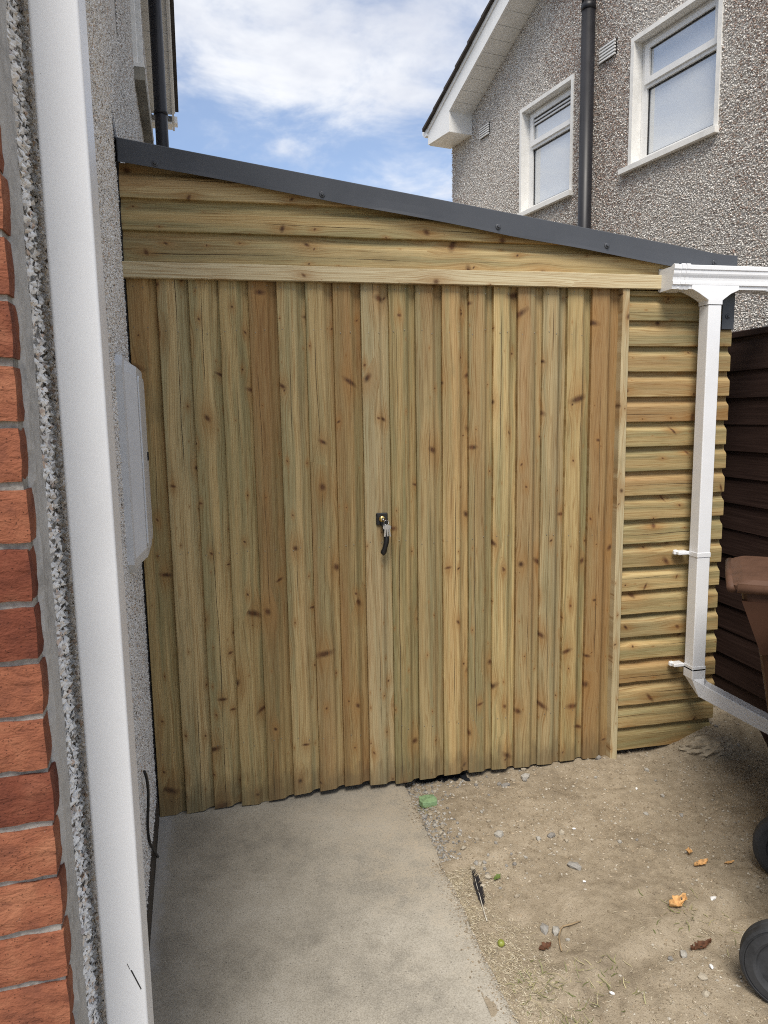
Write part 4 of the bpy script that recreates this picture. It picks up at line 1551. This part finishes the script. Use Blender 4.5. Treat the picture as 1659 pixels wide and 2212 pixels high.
# ================================================================== wheelie bins
def make_bin(name, label, mats, loc, rotz, wheels_r=.1, track=.205):
    """local: x across, y depth (front at -y, sloping in towards the foot), origin on the ground"""
    body_m, lid_m = mats
    g = thing(name, label, 'bin', loc, None, rotz)

    def rr(z, hw, y0, y1, r):
        return square_ring(0, (y0 + y1) / 2, z, hw, (y1 - y0) / 2, r, 3)
    m2 = MB()
    m2.loft([rr(.03, .165, -.10, .19, .03), rr(.10, .170, -.115, .195, .035), rr(.90, .205, -.255, .205, .04), rr(1.005, .210, -.272, .208, .04)], smooth=False)
    m2.loft([rr(.985, .232, -.300, .225, .03), rr(1.022, .236, -.304, .228, .03)])
    m2.build('body', body_m, g)
    m2 = MB()
    # lid: domed plate with a rolled edge
    m2.loft([rr(1.024, .242, -.335, .236, .03), rr(1.040, .244, -.340, .238, .03), rr(1.058, .222, -.300, .215, .03), rr(1.066, .16, -.20, .15, .03), rr(1.078, .15, -.19, .14, .03)], smooth=False)
    m2.tube([(.240, -.318, 1.030), (.243, -.05, 1.030), (.240, .22, 1.030)], .016, 12)
    m2.tube([(-.240, -.318, 1.030), (-.243, -.05, 1.030), (-.240, .22, 1.030)], .016, 12)
    m2.tube([(-.235, -.335, 1.028), (0, -.338, 1.028), (.235, -.335, 1.028)], .016, 12)
    m2.build('lid', lid_m, g)
    # side cheeks under the rim, tapering down the body
    for sx_ in (-1, 1):
        m3 = MB()
        m3.loft([[(sx_ * .200, -.300, .985), (sx_ * .236, -.302, .985), (sx_ * .212, -.235, .80), (sx_ * .203, -.235, .80)], [(sx_ * .200, -.12, .985), (sx_ * .234, -.12, .985), (sx_ * .212, -.20, .80), (sx_ * .203, -.20, .80)]])
        m3.build('gusset', body_m, g)
    MB().tube([(-.20, .262, 1.0), (.20, .262, 1.0)], .013, 12).build('handle', body_m, g)
    for sx_ in (-1, 1):
        MB().box((sx_ * .17 - .015, .215, .975), (sx_ * .17 + .015, .265, 1.0), .003).build('handle_bracket', body_m, g)
    MB().tube([(-track - .03, .205, wheels_r), (track + .03, .205, wheels_r)], .010, 10).build('axle', M['black'], g)
    for sx_ in (-1, 1):
        c = (sx_ * track, .205, wheels_r)
        ax = (sx_, 0, 0)
        R_ = wheels_r
        wh = MB().lathe([(R_ * .62, 0), (R_ * .66, -.006), (R_ * .86, -.006), (R_ * .95, .0), (R_ * .99, .005), (R_, .010), (R_, .022), (R_ * .975, .0235), (R_ * .975, .0265), (R_, .028), (R_, .040), (R_ * .985, .046), (R_ * .93, .050), (R_ * .92, .047), (R_ * .89, .047), (R_ * .88, .051), (R_ * .72, .054), (R_ * .66, .050), (R_ * .62, .040)], c, ax, 56, False).build('wheel', M['rubber'], g)
        hb = MB()
        hb.lathe([(R_ * .62, .006), (R_ * .62, .034), (R_ * .58, .036), (R_ * .50, .026), (R_ * .30, .022), (R_ * .24, .044), (R_ * .20, .050), (.004, .052)], c, ax, 30)
        for k_ in range(6):
            a = k_ * math.pi / 3
            d = Vector((0, math.cos(a), math.sin(a)))
            p0 = Vector(c) + Vector((sx_ * .030, 0, 0)) + d * R_ * .22
            p1 = Vector(c) + Vector((sx_ * .030, 0, 0)) + d * R_ * .60
            hb.tube([p0, p1], .007, 6)
        h_ = hb.build('hub', M['hub'])
        h_.parent = wh
        h_.matrix_parent_inverse = Matrix.Identity(4)
    return g


# side towards the camera, front towards the gate wall on the left
make_bin('wheelie_bin', 'brown wheelie bin with faded lid beside the fence', (M['bin'], M['bin_lid']), (2.036, 2.050, -.008), math.atan2(-.8, -.6))
# second bin: only its wheels reach into the picture; axle runs away from the camera
make_bin('wheelie_bin', 'wheelie bin with black wheels at the right edge, mostly out of view', (M['bin_dark'], M['bin_dark']), (1.745, 1.549, .015), math.atan2(.74, .67), .122, .27)

# ================================================================== small things on the ground
def stone_mesh(seed, sub_=1):
    r = np.random.default_rng(seed)
    import bmesh
    bm = bmesh.new()
    bmesh.ops.create_icosphere(bm, subdivisions=1, radius=1)
    for v in bm.verts:
        v.co *= 1 + r.uniform(-.28, .22)
    bm.normal_update()
    me = bpy.data.meshes.new('stone')
    bm.to_mesh(me)
    bm.free()
    return me


STONE_COL = [(.30, .285, .26), (.38, .36, .32), (.24, .225, .205), (.42, .37, .29), (.34, .29, .22)]
stone_mats = []
for i, c in enumerate(STONE_COL):
    stone_mats.append(plain('stone_%d' % i, c, .88, .25, dirt=.22, dscale=60, bump=.5, bscale=180))
st_meshes = []
for i in range(10):
    me = stone_mesh(200 + i)
    me.materials.append(stone_mats[i % 5])
    st_meshes.append(me)


def stone(x, y, sx_, sy_, sz_, rot, mi, label, group=None):
    o = bpy.data.objects.new('stone', st_meshes[mi % 10])
    link(o)
    z = float(dirt_z(x, y))
    if x < .66:
        z = max(z, .031)
    o.location = (x, y, z + sz_ * .45)
    o.rotation_euler = (random.uniform(-.2, .2), random.uniform(-.2, .2), rot)
    o.scale = (sx_, sy_, sz_)
    tag(o, label, 'stone', group)
    return o


stone(1.104, 2.133, .034, .018, .014, -.7, 0, 'long angular grey stone lying mid-way across the dirt')
stone(.920, 2.378, .020, .017, .014, .3, 1, 'pale grey stone on the dirt beyond the feather')
stone(1.110, 2.330, .021, .012, .010, 0., 2, 'flat dark stone in the middle of the dirt')
stone(1.179, 2.741, .024, .016, .014, .2, 6, 'smooth grey stone near the foot of the gate')
stone(1.197, 2.800, .017, .012, .010, .5, 3, 'small tan stone touching the gate shadow')
stone(1.076, 2.709, .024, .010, .010, -.1, 7, 'flat narrow dark stone before the gate')
stone(.910, 1.862, .020, .014, .014, .9, 1, 'pale stone against the bent twig')
stone(.876, 1.878, .015, .018, .014, .2, 5, 'upright grey stone left of the bent twig')
stone(.797, 2.163, .016, .012, .010, .3, 3, 'rounded tan stone beside the feather')
stone(1.230, 1.683, .015, .012, .009, .8, 1, 'pale rounded stone below the curled brown leaf')
stone(1.229, 1.594, .018, .014, .008, .3, 3, 'yellowish flat stone near the nearer bin wheel')
stone(1.198, 1.541, .013, .011, .008, 1., 8, 'yellowish chip by the nearer bin wheel')
stone(1.560, 2.80, .018, .012, .012, .1, 2, 'dark stone near the jamb post foot')
r = np.random.default_rng(77)
spots = []
while len(spots) < 90:
    a = r.random()
    if a < .30:      # along the slab edge by the gate
        x, y = .70 + abs(r.normal(0, .055)), r.uniform(2.38, 2.82)
    elif a < .48:    # cluster lower down the edge
        x, y = .76 + abs(r.normal(0, .06)), r.normal(2.24, .07)
    elif a < .62:
        x, y = r.uniform(.85, 1.25), r.normal(2.74, .05)
    elif a < .8:
        x, y = r.uniform(1.65, 2.25), r.uniform(2.3, 2.95)
    else:
        x, y = r.uniform(.8, 1.6), r.uniform(1.35, 2.75)
    spots.append((x, y))
def zone(x, y):
    if x > 1.6 and y > 2.25:
        return 'small loose stone on the soil near the fence corner', 'stones near the fence corner'
    if x < .95 and y > 2.36:
        return 'small grey stone in the gravel strip between slab and gate', 'stones in the gravel strip by the gate'
    if x < 1.0 and 2.05 < y <= 2.36:
        return 'small stone in the cluster around the feather tip', 'stones around the feather tip'
    if y > 2.6:
        return 'small stone on the dirt just in front of the gate', 'stones in front of the gate'
    return 'small stone on the open dirt away from gate and slab', 'stones on the open dirt'


for i, (x, y) in enumerate(spots):
    s = r.uniform(.0055, .0135)
    lb, gp = zone(x, y)
    stone(x, y, s, s * r.uniform(.65, 1), s * r.uniform(.5, .85), r.uniform(0, 3), int(r.integers(0, 10)), lb, gp)

# grit and gravel (one mass)
def grit(name, n, pos, size, pal, label, cat):
    x, y = pos(n)
    n = len(x)
    z = np.where(x > edge_x(y) - .004, dirt_z(x, y), .0305)
    base = np.array([(1, 0, 0), (0, 1, 0), (-1, 0, 0), (0, -1, 0), (0, 0, 1), (0, 0, -.6)], float)
    P = np.tile(base, (n, 1, 1)) * r.uniform(.65, 1.3, (n, 6, 1))
    s = size(n, x, y)
    P *= (s[:, None] * np.stack([np.ones(n), r.uniform(.6, 1, n), r.uniform(.45, .9, n)], 1))[:, None, :]
    a = r.uniform(0, 6.28, n)
    ca, sa = np.cos(a)[:, None], np.sin(a)[:, None]
    X = P[:, :, 0] * ca - P[:, :, 1] * sa + x[:, None]
    Y = P[:, :, 0] * sa + P[:, :, 1] * ca + y[:, None]
    Z = P[:, :, 2] + (z + s * .18)[:, None]
    V = np.stack([X, Y, Z], 2).reshape(-1, 3)
    f = np.array([(0, 1, 4), (1, 2, 4), (2, 3, 4), (3, 0, 4), (1, 0, 5), (2, 1, 5), (3, 2, 5), (0, 3, 5)])
    T = (np.arange(n)[:, None, None] * 6 + f).reshape(-1, 3)
    pal = np.array(pal)
    c = pal[r.integers(0, len(pal), n)] * r.uniform(.75, 1.15, (n, 1))
    o = np_mesh(name, V, T, M['stones'], None, np.repeat(c, 6, axis=0))
    return tag(o, label, cat, None, 'stuff')


GP = [(.34, .27, .185), (.40, .325, .23), (.28, .22, .15), (.42, .36, .275), (.24, .19, .13), (.47, .43, .36)]


def pos_all(n):
    x, y = r.uniform(.66, 2.34, n), r.uniform(.9, 3.1, n)
    d = fbm(x * 2.2, y * 2.2, 9, 3) + .25 * np.clip((x - 1.6) / .6, 0, 1)
    k_ = r.random(n) < np.clip((d - .34) * 2.6, .06, 1)
    return x[k_], y[k_]


grit('grit', 46000, pos_all, lambda n, x, y: .0012 + .0056 * r.random(n) ** 4, GP, 'fine grit and crumbs of soil over the dirt', 'grit')


def pos_spill(n):
    y = r.uniform(1.0, 2.9, n)
    x = edge_x(y) - np.abs(r.normal(0, .03, n)) + .012
    k_ = r.random(n) < np.clip((fbm(y * 5, y * 0, 17, 3) - .38) * 5, .05, 1)
    return x[k_], y[k_]


def pos_edge(n):
    y = r.uniform(2.3, 2.95, n)
    x = .665 + np.abs(r.normal(0, .05, n)) * (1 + 2.2 * np.clip((y - 2.65) / .2, 0, 1))
    return x, y


grit('spilled_soil', 5000, pos_spill, lambda n, x, y: .0010 + .0034 * r.random(n) ** 3, GP, 'crumbs of soil spilled over the edge of the slab', 'soil')
grit('gravel', 700, pos_edge, lambda n, x, y: r.uniform(.003, .0085, n), [(.27, .26, .24), (.36, .34, .31), (.18, .175, .165), (.42, .40, .36), (.30, .25, .19)], 'grey gravel along the slab edge by the gate', 'gravel')


def clippings(name, n, pos, pal, label, cat, ln=(.008, .028), wd=.0011, up=.10, mat='straw'):
    x, y = pos(n)
    n = len(x)
    z = np.where(x > edge_x(y), dirt_z(x, y), .0315)
    a = r.uniform(0, 6.28, n)
    L = r.uniform(ln[0], ln[1], n)
    el = np.abs(r.normal(0, up, n))
    mid = r.uniform(.1, .35, n) * L * np.sign(r.normal(0, 1, n))
    dx_, dy_ = np.cos(a), np.sin(a)
    wv = wd * r.uniform(.6, 1.4, n)
    P = np.zeros((n, 6, 3))
    for i, f in enumerate((0, .5, 1)):
        bx = x + dx_ * L * f - dy_ * mid * (1 - (2 * f - 1) ** 2) * .5
        by = y + dy_ * L * f + dx_ * mid * (1 - (2 * f - 1) ** 2) * .5
        bz = z + .0015 + L * f * np.sin(el)
        ww = wv * (1. if f < 1 else .35)
        P[:, i * 2] = np.stack([bx - dy_ * ww, by + dx_ * ww, bz], 1)
        P[:, i * 2 + 1] = np.stack([bx + dy_ * ww, by - dx_ * ww, bz + .0004], 1)
    Fq = np.array([(0, 1, 3, 2), (2, 3, 5, 4)])
    T = (np.arange(n)[:, None, None] * 6 + Fq).reshape(-1, 4)
    pal = np.array(pal)
    c = pal[r.integers(0, len(pal), n)] * r.uniform(.8, 1.15, (n, 1))
    o = np_mesh(name, P.reshape(-1, 3), T, M[mat], None, np.repeat(c, 6, axis=0))
    return tag(o, label, cat, None, 'stuff')


def pos_clip(n):
    a = r.random(n)
    y = np.where(a < .8, r.uniform(1.2, 2.25, n), r.uniform(1.0, 1.95, n))
    x = np.where(a < .8, .66 + np.abs(r.normal(0, .085, n)), r.uniform(.7, 1.75, n))
    d = fbm(x * 6, y * 6, 14, 3)
    k_ = (r.random(n) < np.clip((d - .36) * 5, .05, 1)) & (x > edge_x(y) - .012)
    return x[k_], y[k_]


clippings('dry_grass', 10000, pos_clip, [(.50, .44, .32), (.44, .375, .255), (.58, .52, .40), (.34, .285, .19)], 'pale dry grass clippings along the slab edge', 'dry grass', (.004, .016), .0007)


def pos_grass(n):
    cs = [(.755, 1.673, .035), (.80, 1.60, .05), (1.35, 1.80, .06), (.95, 1.66, .05), (.70, 2.66, .02), (.77, 1.50, .04)]
    xs_, ys_ = [], []
    for cx_, cy_, s in cs:
        k_ = n // len(cs)
        xs_.append(r.normal(cx_, s, k_))
        ys_.append(r.normal(cy_, s, k_))
    x, y = np.concatenate(xs_), np.concatenate(ys_)
    k_ = x > .675
    return x[k_], y[k_]


clippings('grass', 260, pos_grass, [(.14, .155, .055), (.20, .20, .08), (.30, .28, .14), (.40, .35, .20)], 'sparse tufts of grass in the dirt', 'grass', (.012, .035), .0012, .55, 'grass')

# green-painted stone slab
gs = MB()
rr = np.random.default_rng(3)
ring = [(.024, .020), (.030, -.004), (.026, -.022), (.004, -.026), (-.022, -.024), (-.028, -.004), (-.024, .018), (-.002, .024)]
gs.loft([[(x * 1.3, y * 1.25, -.02) for x, y in ring], [(x * 1.3, y * 1.25, .001) for x, y in ring], [(x * 1.25, y * 1.2, .003) for x, y in ring]])
o = gs.build('painted_stone', M['green_paint'])
o.location = (.722, 2.690, .028)
tag(o, 'small flat stone painted green beside the slab corner', 'stone')

# black membrane scrap by the gate
mb = MB()
nx_, ny_ = 14, 6
vs, fs = [], []
for i in range(ny_ + 1):
    for k_ in range(nx_ + 1):
        x = .72 + .22 * k_ / nx_
        y = 2.83 + .10 * i / ny_ - .04 * (k_ / nx_) ** 2 + .012 * math.sin(k_ * 1.7)
        vs.append((x, y + (.02 if i == 0 and k_ % 3 == 0 else 0), float(dirt_z(x, y)) + .006 + .006 * math.sin(k_ * 1.3 + i * 2.1)))
for i in range(ny_):
    for k_ in range(nx_):
        a = i * (nx_ + 1) + k_
        fs.append((a, a + 1, a + nx_ + 2, a + nx_ + 1))
mb.add(vs, fs, True)
tag(mb.build('membrane_scrap', M['felt']), 'scrap of black plastic membrane poking out under the gate', 'plastic sheet')

# black feather
ft = thing('feather', 'black feather lying on the dirt by the slab edge', 'feather', (.722, 1.985, 0))
p0, p1 = Vector((0, -.015, 0)), Vector((.036, .232, 0))
dv = (p1 - p0).normalized()
sv = Vector((dv.y, -dv.x, 0))
zf = lambda p: float(dirt_z(.722 + p.x, 1.985 + p.y)) + .008
MB().tube([(p.x, p.y, zf(p)) for p in [p0 + (p1 - p0) * t for t in np.linspace(0, 1, 9)]], [.0018] * 5 + [.0012, .001, .0008, .0004], 6).build('quill', M['quill'], ft)
mb = MB()
for side_, wdt in ((1, .019), (-1, .011)):
    for i in range(30):
        t = .28 + .70 * i / 30
        if random.random() < .07:
            continue
        b_ = p0 + (p1 - p0) * t
        w_ = wdt * math.sin(min(1, (t - .2) / .8 * 1.05) * math.pi) ** .6 * random.uniform(.8, 1.1)
        tip = b_ + sv * side_ * w_ + dv * (.016 + random.uniform(-.003, .003))
        e = dv * .0068
        z = zf(b_)
        mb.add([(b_.x, b_.y, z + .001), (b_.x + e.x, b_.y + e.y, z + .001), (tip.x + e.x * .6, tip.y + e.y * .6, z + .004), (tip.x, tip.y, z + .003)], [(0, 1, 2, 3)])
mb.build('vane', M['feather'], ft)


def leaf(label, x, y, L, Wd, rot, mat, curl, seed):
    rl = np.random.default_rng(seed)
    n_, m_ = 12, 6
    vs, fs = [], []
    rag = rl.uniform(.45, 1.15, (n_ + 1, 2))
    for i in range(n_ + 1):
        t = i / n_
        wv = math.sin(math.pi * min(1, t * .96 + .02)) ** .8 * Wd
        for k_ in range(m_ + 1):
            q = k_ / m_ * 2 - 1
            ww = wv * (rag[i, 0] if q < 0 else rag[i, 1])
            zz = curl * (abs(q) ** 1.6 * .8 + .5 * (2 * t - 1) ** 2) * Wd + rl.normal(0, .0012) + .002
            vs.append(((t - .5) * L, q * ww, zz))
    for i in range(n_):
        for k_ in range(m_):
            a = i * (m_ + 1) + k_
            if rl.random() < .05:
                continue
            fs.append((a, a + 1, a + m_ + 2, a + m_ + 1))
    m2 = MB()
    m2.add(vs, fs, True)
    o = m2.build('leaf', mat)
    sm = o.modifiers.new('thickness', 'SOLIDIFY')
    sm.thickness = .0006
    o.location = (x, y, float(dirt_z(x, y)) + .004)
    o.rotation_euler = (random.uniform(-.15, .15), random.uniform(-.15, .15), rot)
    return tag(o, label, 'leaf')


leaf('largest crumpled orange dry leaf on the dirt', 1.335, 1.870, .075, .024, .25, M['leaf_orange'], .9, 1)
leaf('orange dry leaf with ragged ends, second largest', 1.541, 2.037, .060, .015, .1, M['leaf_orange'], .8, 2)
leaf('small curled orange leaf just beyond the ragged one', 1.535, 2.096, .032, .012, .9, M['leaf_orange'], .9, 3)
leaf('thin flat orange leaf nearest the farther bin wheel', 1.644, 2.025, .040, .007, -.05, M['leaf_orange'], .3, 4)
leaf('rolled dark brown leaf on the dirt', 1.292, 1.691, .075, .014, .1, M['leaf_brown'], 1.2, 5)
leaf('small reddish brown leaf near the twig', .845, 1.802, .045, .014, .2, M['leaf_brown'], .5, 6)
leaf('fading green leaf by the feather tip', .825, 2.150, .035, .010, .5, M['leaf_green'], .5, 7)

tw = MB()
pts = [(.885, 1.775), (.892, 1.801), (.905, 1.835), (.925, 1.866), (.937, 1.872), (.965, 1.872), (1.000, 1.880)]
tw.tube([(x, y, float(dirt_z(x, y)) + .008) for x, y in pts], [.0026, .0028, .0028, .0030, .0028, .0024, .0018], 7)
tag(tw.build('twig', M['twig']), 'bent dry twig lying on the dirt', 'twig')
fr = MB().lathe([(.0005, -.0115), (.005, -.0105), (.0095, -.006), (.0118, 0), (.0095, .006), (.005, .0098), (.0015, .0088)], (0, 0, 0), (.2, .1, 1), 16)
o = fr.build('fruit', M['fruit'])
o.location = (.728, 1.862, float(dirt_z(.728, 1.862)) + .011)
tag(o, 'small green fruit lying in the dry grass', 'fruit')
for i, (x, y, s) in enumerate(((1.214, 2.352, .010), (1.275, 1.620, .011), (.956, 1.612, .009), (1.468, 1.875, .014), (1.60, 2.55, .009), (1.10, 2.05, .007))):
    o = bpy.data.objects.new('white_fragment', st_meshes[i].copy())
    o.data.materials.clear()
    o.data.materials.append(M['chalk'])
    link(o)
    o.location = (x, y, float(dirt_z(x, y)) + .004)
    o.scale = (s, s * .6, s * .45)
    o.rotation_euler = (.2, .1, i * 1.1)
    tag(o, 'small white chip lying on the dirt', 'fragment', 'white chips on the dirt')
# lump of old concrete in the corner by the fence
import bmesh
bm = bmesh.new()
bmesh.ops.create_icosphere(bm, subdivisions=4, radius=1)
for v in bm.verts:
    p = v.co
    d = float(fbm(p.x * 4.3 + 4, p.y * 3.3 + p.z * 3.7, 31, 4)) - .5
    v.co = Vector((p.x * .15, p.y * .070, p.z * .055)) * (1 + d * .55)
me = bpy.data.meshes.new('concrete_lump')
bm.to_mesh(me)
bm.free()
me.materials.append(M['lump'])
o = bpy.data.objects.new('concrete_lump', me)
link(o)
o.location = (2.09, 2.750, .072)
tag(o, 'rough grey lump of old concrete at the fence corner', 'concrete')
